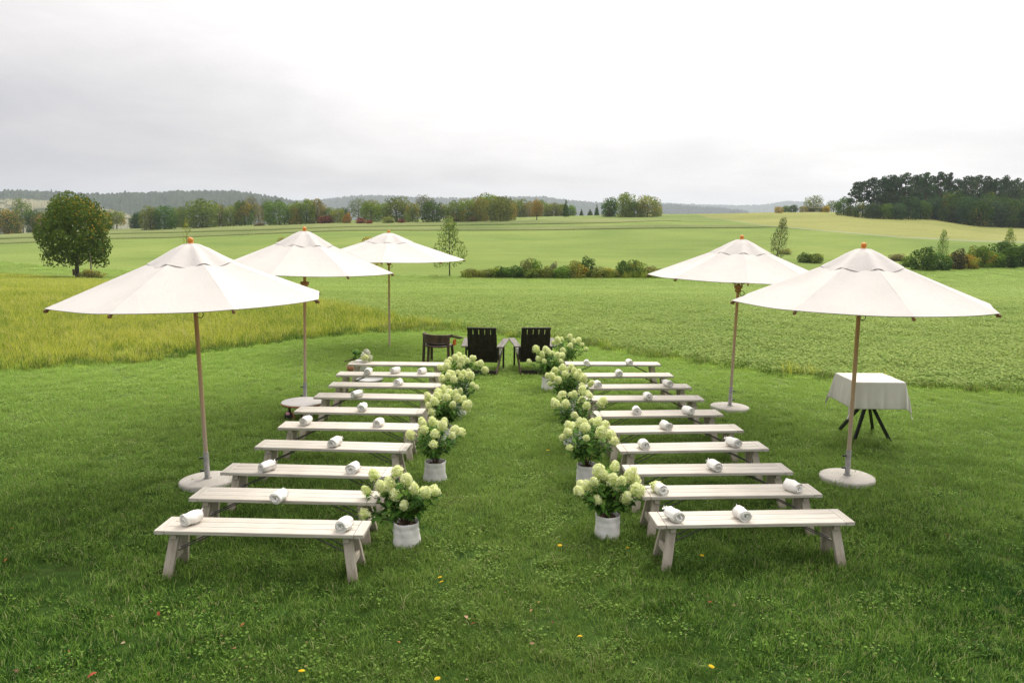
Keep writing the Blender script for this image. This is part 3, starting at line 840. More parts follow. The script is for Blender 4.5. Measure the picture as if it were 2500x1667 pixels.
O1, O2, O3, O4 = (0, 400), (600, 400), (1200, 400), (1875, 400)
FAR = [  # off, cx, base, top, width, kind, colour, autumn share, how it looks
    (O1, 80, 645, 420, 225, 'round', DK, .45, 'dark squat tree turning yellow'), (O1, 215, 615, 305, 155, 'pale', MD, 0, 'tall airy green tree'),
    (O1, 100, 560, 372, 130, 'round', MD, 0, 'green tree half hidden'), (O1, 385, 600, 405, 165, 'round', MD, .45, 'green tree with orange top'),
    (O1, 310, 580, 380, 130, 'round', DK, 0, 'dark green tree'), (O1, 490, 560, 440, 110, 'round', ORG, .3, 'low orange tree'),
    (O1, 560, 560, 315, 170, 'round', MD, .1, 'tall green tree'), (O1, 880, 560, 362, 130, 'round', YG, .5, 'yellowing tree'),
    (O1, 965, 550, 385, 145, 'round', MD, .35, 'green tree with rusty edge'), (O1, 1075, 602, 435, 135, 'trunked', MD, .3, 'small round tree on a short trunk'),
    (O1, 1245, 582, 448, 100, 'round', DK, 0, 'small dark egg shaped tree'), (O1, 1268, 560, 408, 85, 'round', DK, 0, 'slim dark tree'),
    (O1, 1385, 610, 395, 165, 'round', MD, 0, 'round green tree'), (O1, 1515, 606, 395, 190, 'round', DK, 0, 'broad dark green tree'),
    (O1, 1645, 560, 370, 130, 'round', MD, .2, 'green tree behind others'), (O1, 1720, 585, 392, 150, 'round', MD, 0, 'mid green tree'),
    (O1, 1860, 590, 325, 280, 'round', MD, 0, 'very large round green tree'), (O1, 2020, 575, 375, 140, 'round', MD, .35, 'green tree turning orange'),
    (O1, 2115, 572, 390, 125, 'round', GR, .1, 'light green tree'), (O1, 2250, 566, 350, 165, 'round', DK, .35, 'dark tree with orange right side'),
    (O1, 2200, 540, 322, 110, 'round', MD, .1, 'taller tree standing behind'), (O1, 2310, 540, 282, 110, 'pale', PL, 0, 'pale tall airy tree'),
    (O2, 120, 505, 310, 120, 'pale', OL, .1, 'olive loose tree'), (O2, 200, 535, 312, 95, 'pale', PL, 0, 'greyish tall tree'),
    (O2, 310, 562, 338, 250, 'round', MD, .08, 'big broad green tree'), (O2, 470, 556, 350, 150, 'round', GR, .4, 'tree with orange yellow top'),
    (O2, 560, 552, 335, 160, 'round', MD, .1, 'green bushy tree'), (O2, 660, 546, 328, 150, 'round', YG, .15, 'yellow green tree'),
    (O2, 760, 540, 405, 120, 'round', GR, .1, 'low green tree'), (O2, 845, 542, 410, 115, 'round', YG, .1, 'yellow green rounded tree'),
    (O2, 905, 455, 335, 100, 'round', DK, 0, 'isolated dark round tree on the bank'), (O2, 1035, 480, 283, 170, 'pale', PL, 0, 'grey green willow like tree'),
    (O2, 1165, 480, 295, 130, 'pale', PL, .05, 'pale olive tree'), (O2, 1150, 532, 348, 180, 'round', MD, 0, 'full green tree'),
    (O2, 1385, 532, 315, 240, 'round', MD, 0, 'very broad domed tree'), (O2, 1265, 522, 365, 130, 'round', GR, .1, 'green tree squeezed between bigger ones'),
    (O2, 1530, 536, 365, 135, 'round', MD, .35, 'tree with yellow right side'), (O2, 1645, 480, 263, 160, 'pale', PL, 0, 'tall pale feathery tree'),
    (O2, 1715, 536, 340, 200, 'round', DK, 0, 'dark pointed tree'), (O2, 1815, 520, 375, 80, 'pale', OL, 0, 'slim olive tree'),
    (O2, 1910, 532, 340, 180, 'round', MD, .05, 'green domed tree'), (O2, 2040, 532, 330, 190, 'round', GR, .2, 'green tree with yellow patches'),
    (O2, 2150, 530, 308, 165, 'round', YG, .3, 'yellow crowned tree'), (O2, 2240, 515, 280, 230, 'round', GR, .05, 'tall wide tree at the back'),
    (O3, 80, 528, 308, 215, 'round', MD, 0, 'large dark domed tree'), (O3, 185, 515, 365, 85, 'round', YG, .5, 'narrow yellow orange tree'),
    (O3, 150, 470, 292, 140, 'round', OL, .1, 'olive tree of the copse'), (O3, 260, 470, 302, 140, 'round', GR, .1, 'green tree of the copse'),
    (O3, 350, 470, 318, 130, 'round', OL, .3, 'yellowish tree of the copse'), (O3, 460, 470, 312, 140, 'round', GR, .1, 'taller tree of the copse'),
    (O3, 415, 518, 340, 115, 'trunked', TN, .5, 'lone russet tree standing before the copse'), (O3, 560, 470, 338, 130, 'round', OL, .2, 'olive green copse tree'),
    (O3, 640, 470, 350, 110, 'round', YG, .1, 'light green copse tree'), (O3, 725, 468, 365, 95, 'round', MD, .1, 'last low tree of the copse'),
    (O3, 680, 490, 335, 72, 'conifer', DK, 0, 'slim dark conifer before the copse'), (O3, 825, 465, 395, 42, 'conifer', DK, 0, 'tiny spruce in the gap'),
    (O3, 905, 468, 405, 60, 'conifer', DK, 0, 'stubby dark spruce in the gap'), (O3, 965, 478, 375, 48, 'conifer', DK, 0, 'pointed spruce in the gap'),
    (O3, 1085, 485, 315, 150, 'round', DK, 0, 'dark pointed tree of the field clump'), (O3, 1080, 486, 370, 75, 'conifer', TN, .1, 'reddish brown small tree of the field clump'),
    (O3, 1235, 488, 268, 170, 'round', GR, .05, 'tallest tree of the field clump'), (O3, 1310, 488, 350, 180, 'round', MD, 0, 'low dark tree of the field clump'),
    (O3, 1430, 486, 300, 205, 'round', OL, .25, 'broad yellowish tree of the field clump'), (O3, 1520, 480, 390, 85, 'round', OL, .2, 'small tree ending the field clump'),
    (O4, 95, 452, 393, 75, 'round', YE, .1, 'small yellow tree left of the barn'), (O4, 160, 445, 378, 75, 'round', MD, 0, 'small green tree left of the barn'),
    (O4, 230, 445, 380, 75, 'round', DK, 0, 'small dark tree left of the barn'), (O4, 318, 445, 390, 65, 'round', YG, .1, 'low yellow green tree beside the barn'),
    (O4, 415, 432, 278, 155, 'pale', OL, 0, 'loose pale tree behind the barn'), (O4, 530, 446, 385, 62, 'round', YE, .1, 'small yellow tree in front of the barn'),
    (O4, 600, 440, 330, 125, 'pale', MD, 0, 'green tree right of the barn'), (O4, 690, 472, 305, 140, 'round', DK, 0, 'dark tree at the left foot of the wood'),
]
FAR = [(f, *place(f[0], *f[1:5])) for f in FAR]
order = sorted(range(len(FAR)), key=lambda i: zpt(FAR[i][0][0], FAR[i][0][1], 0)[0])
for rank, i in enumerate(order):
    f, g, wd, ht = FAR[i]
    u = zpt(f[0], f[1], 0)[0] / DISP
    where = ('left of the lone maple' if u < 90 else 'behind the lone maple' if u < 265 else 'left of the nearest left parasol top' if u < 400 else 'above the two left parasols' if u < 620
             else 'above the second parasol' if u < 800 else 'above the third parasol' if u < 960 else 'above the young birch' if u < 1090 else 'above the dark chairs' if u < 1330 else 'right of the open gap' if u < 1600 else 'on the right skyline')
    t = plant(f[5], 'conifer_tree' if f[5] == 'conifer' else 'tree', 'tree', g, wd * 1.08, ht * 1.05, f[6], f[7] * 1.1)
    t['label'] = '%s, %s from left in far treeline' % (f[8], nth(rank + 1)) + (', ' + where if len((f[8] + ' ' + where).split()) < 11 else ''); t['group'] = 'trees of the far treeline'

# shrubs at the foot of the treeline
for off, cx, base, top, wz, colr, lab in [
    (O2, 735, 548, 470, 150, RD, 'dark red shrub at the foot of the treeline above the second parasol'), (O2, 610, 550, 490, 75, YG, 'small light green shrub left of the dark red shrub'),
    (O2, 930, 547, 445, 85, ORG, 'orange yellow bush in the treeline left of the third parasol top'), (O2, 1055, 550, 490, 95, RD, 'russet shrub below the grey green willow like tree'),
    (O2, 1135, 552, 515, 65, RD, 'lowest red shrub below the full green tree'), (O2, 1310, 547, 482, 100, YG, 'light green shrub below the very broad domed tree'),
    (O2, 1430, 545, 505, 75, RD, 'rust red shrub at the right foot of the broad domed tree'), (O2, 1920, 533, 435, 140, OL, 'olive bush in front of the green domed tree above the young birch'), (O2, 2070, 533, 460, 115, TN, 'brownish red bush in front of the yellow crowned tree'),
    (O2, 130, 572, 535, 110, TN, 'low brown bush between treeline and field strip, above second parasol')]:
    g, wd, ht = place(off, cx, base, top, wz)
    tag(plant('shrub', 'shrub', 'shrub', g, wd, ht, colr, .1), lab, group='shrubs at the foot of the treeline')

# the dark wood on the right hillside
PINES = [(800, 480, 175, 135), (868, 478, 170, 110), (955, 480, 140, 140), (1030, 478, 130, 130), (1120, 480, 115, 140), (1240, 490, 97, 165), (1320, 485, 120, 120), (1430, 490, 93, 165), (1555, 495, 88, 120), (1645, 500, 95, 110),
         (1705, 510, 150, 110), (1820, 530, 125, 160), (1895, 530, 120, 120), (1965, 535, 127, 120), (2060, 540, 150, 140), (2140, 540, 125, 130), (2250, 545, 145, 130), (2335, 550, 140, 120),
         (1080, 470, 150, 120), (1185, 470, 135, 130), (1370, 475, 130, 130), (1500, 480, 125, 130), (1600, 485, 140, 120), (1760, 500, 165, 120), (2010, 520, 165, 130), (2200, 530, 165, 130)]
PINES.sort()
for i, (cx, base, top, wz) in enumerate(PINES):
    g, wd, ht = place(O4, cx, base, top, wz)
    t = plant('pine', 'pine_tree', 'tree', g, wd * 1.15, ht, PN)
    tag(t, 'tall dark pine with bare trunk, %s from the left along the hillside wood' % nth(i + 1), group='pines of the hillside wood')
WOOD = [(760, 480, 385, 120, DK), (860, 492, 350, 150, DK), (960, 502, 355, 160, PN), (1060, 505, 365, 160, DK), (1170, 508, 350, 170, PN), (1290, 508, 300, 190, PN), (1400, 508, 340, 170, DK), (1500, 508, 330, 180, PN), (1600, 520, 300, 200, PN), (1680, 300 + 235, 240, 210, DK),
        (1760, 545, 370, 230, (0.06, 0.075, 0.02)), (1840, 560, 300, 220, PN), (1930, 572, 320, 230, DK), (2050, 576, 330, 240, PN), (2160, 580, 300, 240, DK), (2270, 584, 320, 230, PN), (2370, 588, 300, 240, DK), (1560, 470, 250, 220, PN), (1860, 500, 240, 240, PN), (2080, 520, 240, 240, PN), (2300, 530, 230, 240, PN), (2240, 560, 190, 150, PN), (2345, 560, 190, 160, PN), (2000, 545, 260, 150, DK)]
WOOD += [(cx, base, top, 190, PN) for cx, base, top in ((1010, 480, 293), (1110, 480, 278), (1210, 482, 263), (1320, 484, 253), (1420, 486, 248), (1530, 490, 253), (1640, 496, 268), (1740, 505, 278), (1840, 515, 273), (1930, 522, 268), (2030, 530, 273), (2130, 538, 263), (2290, 545, 263))]
WOOD.sort()
for i, (cx, base, top, wz, colr) in enumerate(WOOD):
    g, wd, ht = place(O4, cx, base, top, wz)
    t = plant('round', 'broadleaf_tree', 'tree', g, wd, ht, colr, 0.12 if colr[0] > .05 else 0.0)
    tag(t, '%s broadleaf tree filling the edge of the hillside wood, %s from its left' % ('yellow flecked' if colr[0] > .05 else 'dark' if colr == DK else 'blackish green', nth(i + 1)), group='broadleaf trees of the hillside wood')

# hedgerows
HED = [(O3, -170, 1040, 955, 190, OL, .2), (O3, -60, 1042, 960, 160, OL, .2), (O3, 40, 1045, 945, 150, GR, .15), (O3, 100, 1045, 930, 160, DK, 0), (O3, 225, 1045, 925, 170, DK, 0), (O3, 320, 1040, 850, 120, OL, .1), (O3, 410, 1040, 858, 105, GR, 0), (O3, 350, 1047, 955, 180, MD, .1), (O3, 500, 1047, 935, 150, MD, 0),
       (O3, 565, 1035, 888, 80, PL, .1), (O3, 640, 1047, 930, 180, MD, .1), (O3, 790, 1046, 875, 170, YG, .35), (O3, 885, 1040, 833, 125, DK, 0), (O3, 960, 1043, 935, 170, OL, .3), (O3, 1080, 1042, 945, 170, YG, .3), (O3, 1200, 1040, 868, 120, DK, 0), (O3, 1330, 1036, 862, 180, MD, .25), (O3, 1440, 1034, 930, 170, OL, .2),
       (O3, 1540, 1032, 955, 150, MD, .2), (O3, 1650, 1030, 965, 160, OL, .3), (O3, 1770, 1026, 980, 150, OL, .3)]
HE2 = [(O4, 150, 830, 775, 110, OL, .2), (O4, 330, 905, 808, 110, DK, 0), (O4, 425, 908, 812, 140, MD, .1), (O4, 1180, 890, 818, 140, TN, .1), (O4, 1290, 945, 828, 130, MD, .1), (O4, 1420, 975, 738, 200, DK, 0), (O4, 1560, 972, 805, 190, DK, 0), (O4, 1590, 940, 622, 100, MD, 0), (O4, 1720, 965, 768, 160, (0.075, 0.07, 0.03), .3), (O4, 1840, 960, 815, 170, YG, .5),
       (O4, 1905, 945, 735, 150, GR, .1), (O4, 1985, 950, 740, 170, MD, .3), (O4, 2080, 948, 790, 160, MD, .1), (O4, 2160, 946, 690, 250, DK, 0), (O4, 2195, 930, 610, 120, MD, 0), (O4, 2310, 940, 718, 180, DK, .2), (O4, 2440, 938, 690, 200, DK, .1)]
cn = lambda c: {DK: 'dark green', MD: 'mid green', GR: 'fresh green', OL: 'olive', YG: 'yellow flecked', PL: 'pale feathery', TN: 'brownish'}.get(c, 'brownish green')
for lst, hn in ((HED, 'hedgerow behind the chairs'), (HE2, 'right hedgerow')):
    lst.sort(key=lambda q_: zpt(q_[0], q_[1], 0)[0])
    for i, (off, cx, base, top, wz, colr, au) in enumerate(lst):
        g, wd, ht = place(off, cx, base, top, wz)
        tall = ht > 1.9 * wd
        t = plant('young' if tall and colr == MD else 'shrub', 'shrub', 'shrub', g, wd * 1.1, ht, colr, au)
        tag(t, '%s %s, %s from the left in the %s' % ('tall' if ht > 7 else 'low' if ht < 4.5 else 'bushy', cn(colr) + ' shrub', nth(i + 1), hn), group='shrubs of the ' + hn)
# rough grass under the middle hedgerow
hp = [ground(*zpt(O3, cx, 1042)) for cx in range(-260, 1900, 30)]
hv = []
for p in hp:
    for k in (-1.3, 2.2): hv.append((p.x, p.y + k, float(terrain(p.x, p.y + k))))
hf = [(2 * i, 2 * i + 2, 2 * i + 3, 2 * i + 1) for i in range(len(hp) - 1)]
scatter('hedge_grass', np.array(hv), np.array(hf), np.full(len(hv), 2.6), [blade_patch('hedge_patch', 60, 0.6, 0.5, 1.5, 0.05, 0.4, TALL, 90 + i) for i in range(3)], 0.6, 1.3, 31, 'tall dry grass along the foot of the hedgerow behind the chairs', 'grass')

# the lone maple on the left, with its bench and a post
rb = np.random.default_rng(5)
g, wd, ht = place(O1, 712, 1045, 305, 600)
maple = empty('maple_tree', g); tag(maple, 'lone broad maple with yellowing crown and short dark trunk in the left field', 'tree')
lb = []
for i in range(70):
    f = (i + 0.5) / 70; z = 0.19 + 0.76 * f
    ring = 0.43 * (math.sqrt(max(0.03, 1 - ((z - 0.44) / 0.56) ** 2)) if z > 0.44 else 0.72 + 0.28 * (z - 0.19) / 0.25)
    a = i * 2.4 + rb.random() * 0.8; k = 0.72 + 0.3 * rb.random(); s = 0.085 + 0.05 * rb.random()
    lb.append((ring * k * math.cos(a), ring * k * math.sin(a), z, s * 1.15, s * 1.15, s * 0.8))
lb.append((0, 0, 0.6, 0.27, 0.27, 0.27))
lb.append((0, 0, 0.5, 0.24, 0.24, 0.24))
c = link('crown', crown_mesh('maple_crown', 77, lb, 15000, 0.028, 0.7, True), maple, loc=(0.02 * wd, 0, 0), scale=(wd, wd, ht)); c.color = (0.095, 0.15, 0.02, 0.10); c['kind'] = 'stuff'
link('trunk', trunk_mesh('maple_trunk', 0.6, 0.026, 9, 9, spread=0.3, z0=0.14), maple, scale=(wd, wd, ht))
g2 = ground(*zpt(O1, 755, 1050)); sb = empty('wooden_bench', g2, 0.2); tag(sb, 'small wooden bench under the lone maple', 'bench')
b = MB(); b.box((0, 0, 0.5), (2.2, 0.5, 0.1)); b.build('seat', M['brown_wood'], sb)
b = MB(); b.box((-1.1, 0.0, 0.9), (0.35, 0.12, 0.9)); b.build('backrest', M['brown_wood'], sb)
for s in (-0.8, 0.8):
    b = MB(); b.box((s, 0, 0.2), (0.15, 0.45, 0.5)); b.build('leg', M['brown_wood'], sb)
g3 = ground(*zpt(O1, 842, 1048)); b = MB(); b.tube([(0, 0, -0.1), (0.02, 0, 2.0), (0, 0, 4.6)], [0.13, 0.12, 0.1], 8); b.box((0, 0, 4.4), (0.5, 0.1, 0.7))
tag(b.build('wooden_post', M['leg_wood'], loc=g3), 'thin wooden post standing right of the lone maple', 'post')
tag(plant('shrub', 'shrub', 'shrub', ground(*zpt(O1, 845, 1052)), 3.4, 1.5, OL, .2), 'tuft of weeds round the post beside the lone maple')
# young trees in the field
for off, cx, base, top, wz, colr, au, lab in [(O2, 1872, 1032, 525, 330, (0.22, 0.25, 0.08), .02, 'young feathery birch on a thin trunk right of the third parasol'),
                                              (O2, 340, 1002, 690, 190, YG, .2, 'young tree mostly hidden behind the second parasol'), (O2, 1130, 1024, 690, 300, ORG, .5, 'reddish young tree behind the third parasol'),
                                              (O4, 60, 940, 512, 165, (0.21, 0.235, 0.09), .02, 'leaning young birch behind the right middle parasol'), (O1, 1730, 1000, 528, 120, YE, .1, 'sparse yellow sapling behind the top of the nearest left parasol')]:
    g, wd, ht = place(off, cx, base, top, wz)
    t = plant('sapling' if cx == 1730 else 'young', 'young_tree', 'tree', g, wd, ht, colr, au, var=0)
    if cx == 60: t.rotation_euler = (0, R(8), 0)
    if cx == 1730: t.children[0].scale = (wd, wd, ht)
    tag(t, lab, group='young trees in the field')

# barn, cart and sign
g = ground(*zpt(O4, 470, 438)); bw = 180 / 3.76 * g.y / FPX; bh = 62 / 3.76 * g.y / FPX
barn = empty('barn', g, R(-6)); tag(barn, 'long low brown barn with a pale door on the right skyline', 'building')
b = MB(); b.box((0, 5, bh * 0.36), (bw, 9, bh * 0.86)); b.build('wall', surf('barn_boards', (0.16, 0.12, 0.10), 0.9, 0.1), barn)
b = MB(); b.add([(-bw * .53, -.2, bh * .75), (bw * .53, -.2, bh * .75), (bw * .53, 5, bh * 1.05), (-bw * .53, 5, bh * 1.05), (-bw * .53, 10.2, bh * .75), (bw * .53, 10.2, bh * .75)], [(0, 1, 2, 3), (3, 2, 5, 4), (0, 3, 4), (1, 5, 2)]); b.build('roof', surf('barn_roof', (0.14, 0.12, 0.115), 0.9, 0.1), barn)
b = MB(); b.box((-bw * 0.1, 0.46, bh * 0.42), (bw * 0.2, 0.1, bh * 0.42)); b.build('door', M['grey_white'], barn)
g = ground(*zpt(O3, 310, 489)); cart = empty('golf_cart', g, 0.3); tag(cart, 'tiny white roofed cart parked on the grass before the copse', 'cart')
b = MB(); b.box((0, 0, 0.75), (2.3, 1.2, 0.5), 0.1); b.build('body', M['grey_white'], cart)
b = MB(); b.box((0, 0, 1.95), (1.8, 1.3, 0.1), 0.03); b.build('roof', M['white_paint'], cart)
for sx in (-0.8, 0.8):
    for sy in (-0.55, 0.55):
        b = MB(); b.tube([(sx, sy, 0.9), (sx * 0.9, sy, 1.92)], 0.04, 6); b.build('post', M['black'], cart)
        b = MB(); b.tube([(sx, sy - 0.1, 0.3), (sx, sy + 0.1, 0.3)], 0.3, 12); b.build('wheel', M['black'], cart)
g = ground(*zpt(O3, 1535, 480)); sg = empty('sign', g); tag(sg, 'small white board on a post right of the field clump', 'sign')
b = MB(); b.box((0, 0, 1.65), (1.15, 0.08, 1.5), 0.02); b.build('board', M['white_paint'], sg)
b = MB(); b.tube([(0, 0.09, -0.2), (0, 0.09, 2.3)], 0.05, 8); b.build('post', M['rod'], sg)

# ------------------------------------------------------------------ benches
SEAT, BL, BW_, TH = 0.42, 1.8, 0.335, 0.036


def make_bench():
    root = empty('bench')
    eb = 0.085; pw = (BW_ - 0.008) / 3
    b = MB(); b.box((0, 0, 0), (BL - 2 * eb - 0.006, pw - 0.0, TH), 0.005); pm = b.mesh('plank', M['pale_wood'])
    for i in range(3):
        link('plank', pm, root, (BL / 2, pw / 2 + i * (pw + 0.004), SEAT - TH / 2))
    b = MB(); b.box((0, 0, 0), (BW_, eb, TH), 0.005); em = b.mesh('end_board', M['pale_wood'])
    for x in (eb / 2, BL - eb / 2):
        link('end_board', em, root, (x, BW_ / 2, SEAT - TH / 2 + 0.0005), (0, 0, R(90)))
    for sx in (0, 1):
        s = -1 if sx == 0 else 1
        xt = 0.155 if sx == 0 else BL - 0.155
        for sy in (-1, 1):
            b = MB(); b.beam((xt, BW_ / 2 + sy * 0.085, SEAT - TH - 0.002), (xt + s * 0.062, BW_ / 2 + sy * 0.165, -0.02), 0.082, 0.042, (1, 0, 0), 0.004)
            link('leg', b.mesh('leg', M['leg_wood']), root)
        b = MB(); b.box((xt + s * 0.045, BW_ / 2, 0.145), (0.034, 0.235, 0.06), 0.003); link('crossbar', b.mesh('crossbar', M['leg_wood']), root)
        b = MB(); b.box((xt, BW_ / 2, SEAT - TH - 0.026), (0.05, BW_ - 0.05, 0.045), 0.003); link('seat_batten', b.mesh('seat_batten', M['leg_wood']), root)
        for yy in (0.115, 0.215):
            b = MB(); b.tube([(xt + s * 0.03, yy, 0.19), (xt - s * 0.36, yy, SEAT - TH - 0.008)], 0.0065, 6); link('brace', b.mesh('brace', M['rod']), root)
    return root


WORD = ['first', 'second', 'third', 'fourth', 'fifth', 'sixth', 'seventh', 'eighth', 'ninth', 'tenth']
pl = lambda u, v: plane(u, v, SEAT)
p9, p10 = pl(819.3, 915), pl(848, 889)
LEFT = [(-3.04, 6.47, -1.9), (-3.07, 7.28, -2.4), (-3.06, 8.08, -3.0), (-3.01, 9.04, -3.4), (-3.0, 9.94, -1.6), (-3.03, 10.81, -2.1), (-2.99, 11.75, -2.2), (-2.96, 12.59, -0.9), (p9.x, p9.y, -0.8), (p10.x, p10.y, -0.8)]
RIGHT = [(1.29, 6.69, 3.95), (1.28, 7.43, 3.72), (1.24, 8.14, 3.82), (1.27, 8.99, 5.3), (1.21, 9.84, 5.0), (1.17, 10.68, 5.3), (1.13, 11.70, 3.2), (1.14, 12.56, 4.2), (1.04, 13.58, 3.3), (1.02, 14.77, 1.2)]
bench0 = make_bench(); first = True; kids = KIDS()
NL = [2, 1, 2, 1, 2, 1, 1, 1, 3, 0]; NR = [2, 2, 1, 2, 1, 2, 1, 2, 1, 2]
for side, lst, nn_ in (('left', LEFT, NL), ('right', RIGHT, NR)):
    for i, (x, y, rz) in enumerate(lst):
        o = bench0 if first else copy_tree(bench0, None, kids); first = False
        o.location = (x, y, 0); o.rotation_euler = (0, 0, R(rz))
        on = 'a bouquet' if nn_[i] == 0 else '%s white roll%s' % (['', 'one', 'two', 'three'][nn_[i]], '' if nn_[i] == 1 else 's')
        tag(o, 'pale bench with %s, %s row from the front, %s block' % (on, WORD[i], side), 'bench', 'benches in rows beside the aisle')


# ------------------------------------------------------------------ blanket rolls
def roll_mesh(seed):
    rng = random.Random(seed)
    L = rng.uniform(0.185, 0.215); turns = 4.2; n = 100; seg = 12; r0, r1 = 0.004, 0.064
    th = (r1 - r0) / turns * 1.0
    ph = [rng.random() * 6.28 for _ in range(6)]
    V = np.zeros((2, n, seg + 1, 3)); a = np.linspace(0, turns * 2 * math.pi, n)
    rad = r0 + (r1 - r0) * a / a[-1]
    a0 = rng.random() * 6.28
    for j in range(seg + 1):
        f = j / seg; y = (f - 0.5) * L
        bul = 1 + 0.05 * math.sin(f * 5 + ph[0]) + 0.06 * (f if seed % 2 else 0) ** 2
        for k in (0, 1):
            rr = rad + (k * th if k else 0)
            edge = (abs(f - 0.5) * 2) ** 8
            rr = rr * bul * (1 + 0.025 * np.sin(3 * a + ph[1] + f * 4)) + 0.004 * np.sin(a * 2 + 9 * f + ph[2]) * (rad / r1)
            yy = y + (0.010 * np.sin(a * 1.3 + ph[3]) + 0.003 * (1 - rad / r1)) * (1 if f > .5 else -1) * (edge > 0.2) * -1 * (rad / r1 < 0.93) + 0.006 * np.sin(a + ph[4]) * (2 * f - 1)
            V[k, :, j] = np.stack([rr * np.cos(a + a0), yy, rr * np.sin(a + a0) * 0.93], -1)
    idx = np.arange(2 * n * (seg + 1)).reshape(2, n, seg + 1); F = []
    o_, i_ = idx[1], idx[0]
    F.append(np.stack([o_[:-1, :-1], o_[1:, :-1], o_[1:, 1:], o_[:-1, 1:]], -1).reshape(-1, 4))
    F.append(np.stack([i_[:-1, :-1], i_[:-1, 1:], i_[1:, 1:], i_[1:, :-1]], -1).reshape(-1, 4))
    for j in (0, seg):
        F.append(np.stack([i_[:-1, j], i_[1:, j], o_[1:, j], o_[:-1, j]], -1))
    F.append(np.stack([i_[-1, :-1], o_[-1, :-1], o_[-1, 1:], i_[-1, 1:]], -1))
    return np_mesh('blanket_roll', V.reshape(-1, 3), np.concatenate(F), M['blanket'], smooth=True), L


def flap_mesh(seed):
    rng = random.Random(seed); b = MB(); n = 6
    vs = []
    for i in range(n + 1):
        for j in range(n + 1):
            s, t = i / n, j / n
            x = (s - 0.5) * 0.10 * (1 - 0.75 * t); y = t * 0.055
            z = 0.012 * math.sin(s * 6 + seed) * (0.3 + t) + 0.03 * t * t + 0.008 * math.sin(t * 7 + s * 3)
            vs.append((x, y, z))
    fs = [(i * (n + 1) + j, (i + 1) * (n + 1) + j, (i + 1) * (n + 1) + j + 1, i * (n + 1) + j + 1) for i in range(n) for j in range(n)]
    b.add(vs, fs, True); b.add([(x, y, z - 0.008) for x, y, z in vs], [tuple(reversed(f)) for f in fs], True)
    return b.mesh('loose_corner', M['blanket'])


ROLLM = [roll_mesh(i) for i in range(6)]; FLAPM = [flap_mesh(i) for i in range(3)]
ROLLS = [('L', 0, 468, 1266, -42, 'left end'), ('L', 0, 840, 1280, -24, 'right end'), ('L', 1, 682, 1213, -20, 'middle'), ('L', 2, 650, 1139, -40, 'left part'), ('L', 2, 863, 1142, -22, 'right part'), ('L', 3, 818, 1080, -28, 'middle'),
         ('L', 4, 747, 1028, -22, 'left part'), ('L', 4, 924, 1032, -22, 'right part'), ('L', 5, 885, 995, -14, 'middle'), ('L', 6, 870, 962, -45, 'left part'), ('L', 7, 973, 933, -28, 'middle'), ('L', 8, 899, 907, -16, 'left part'), ('L', 8, 965, 905, -48, 'middle'), ('L', 8, 1030, 906, -40, 'right part'),
         ('R', 0, 1645, 1258, 32, 'left part'), ('R', 0, 1811, 1255, 20, 'middle'), ('R', 1, 1611, 1193, 26, 'left end'), ('R', 1, 1937, 1188, 34, 'right end'), ('R', 2, 1745, 1138, 22, 'middle'), ('R', 3, 1572, 1085, 15, 'left part'), ('R', 3, 1790, 1081, 36, 'right end'),
         ('R', 4, 1626, 1039, 28, 'middle'), ('R', 5, 1554, 1002, 8, 'left part'), ('R', 5, 1681, 1003, 34, 'right part'), ('R', 6, 1582, 968, 14, 'middle'), ('R', 7, 1459, 938, 18, 'left part'), ('R', 7, 1630, 936.5, 30, 'right part'), ('R', 8, 1511, 911, 10, 'middle'), ('R', 9, 1432, 886, 6, 'left part'), ('R', 9, 1537, 885.5, 16, 'right part')]
for k, (sd_, row, u, v, ang, part) in enumerate(ROLLS):
    p = plane(u, v, SEAT + 0.045); me, L = ROLLM[k % 6]
    root = empty('blanket_roll', (p.x, p.y, SEAT), R(ang + (10 if ang < 0 else -8)))
    r_ = link('rolled_blanket', me, root, (0, 0, 0.065), (0, 0, 0)); root.scale = (0.80, 0.78, 0.80)
    if k % 3 != 1:
        link('loose_corner', FLAPM[k % 3], root, (0.035 * (1 if k % 2 else -1), L * 0.46, 0.105), (R(-25), 0, R(20 * (1 if k % 2 else -1))))
    tag(root, 'rolled white blanket, %s of %s bench from the front, %s block' % (part, WORD[row], 'left' if sd_ == 'L' else 'right'), 'blanket', 'rolled blankets on the benches')


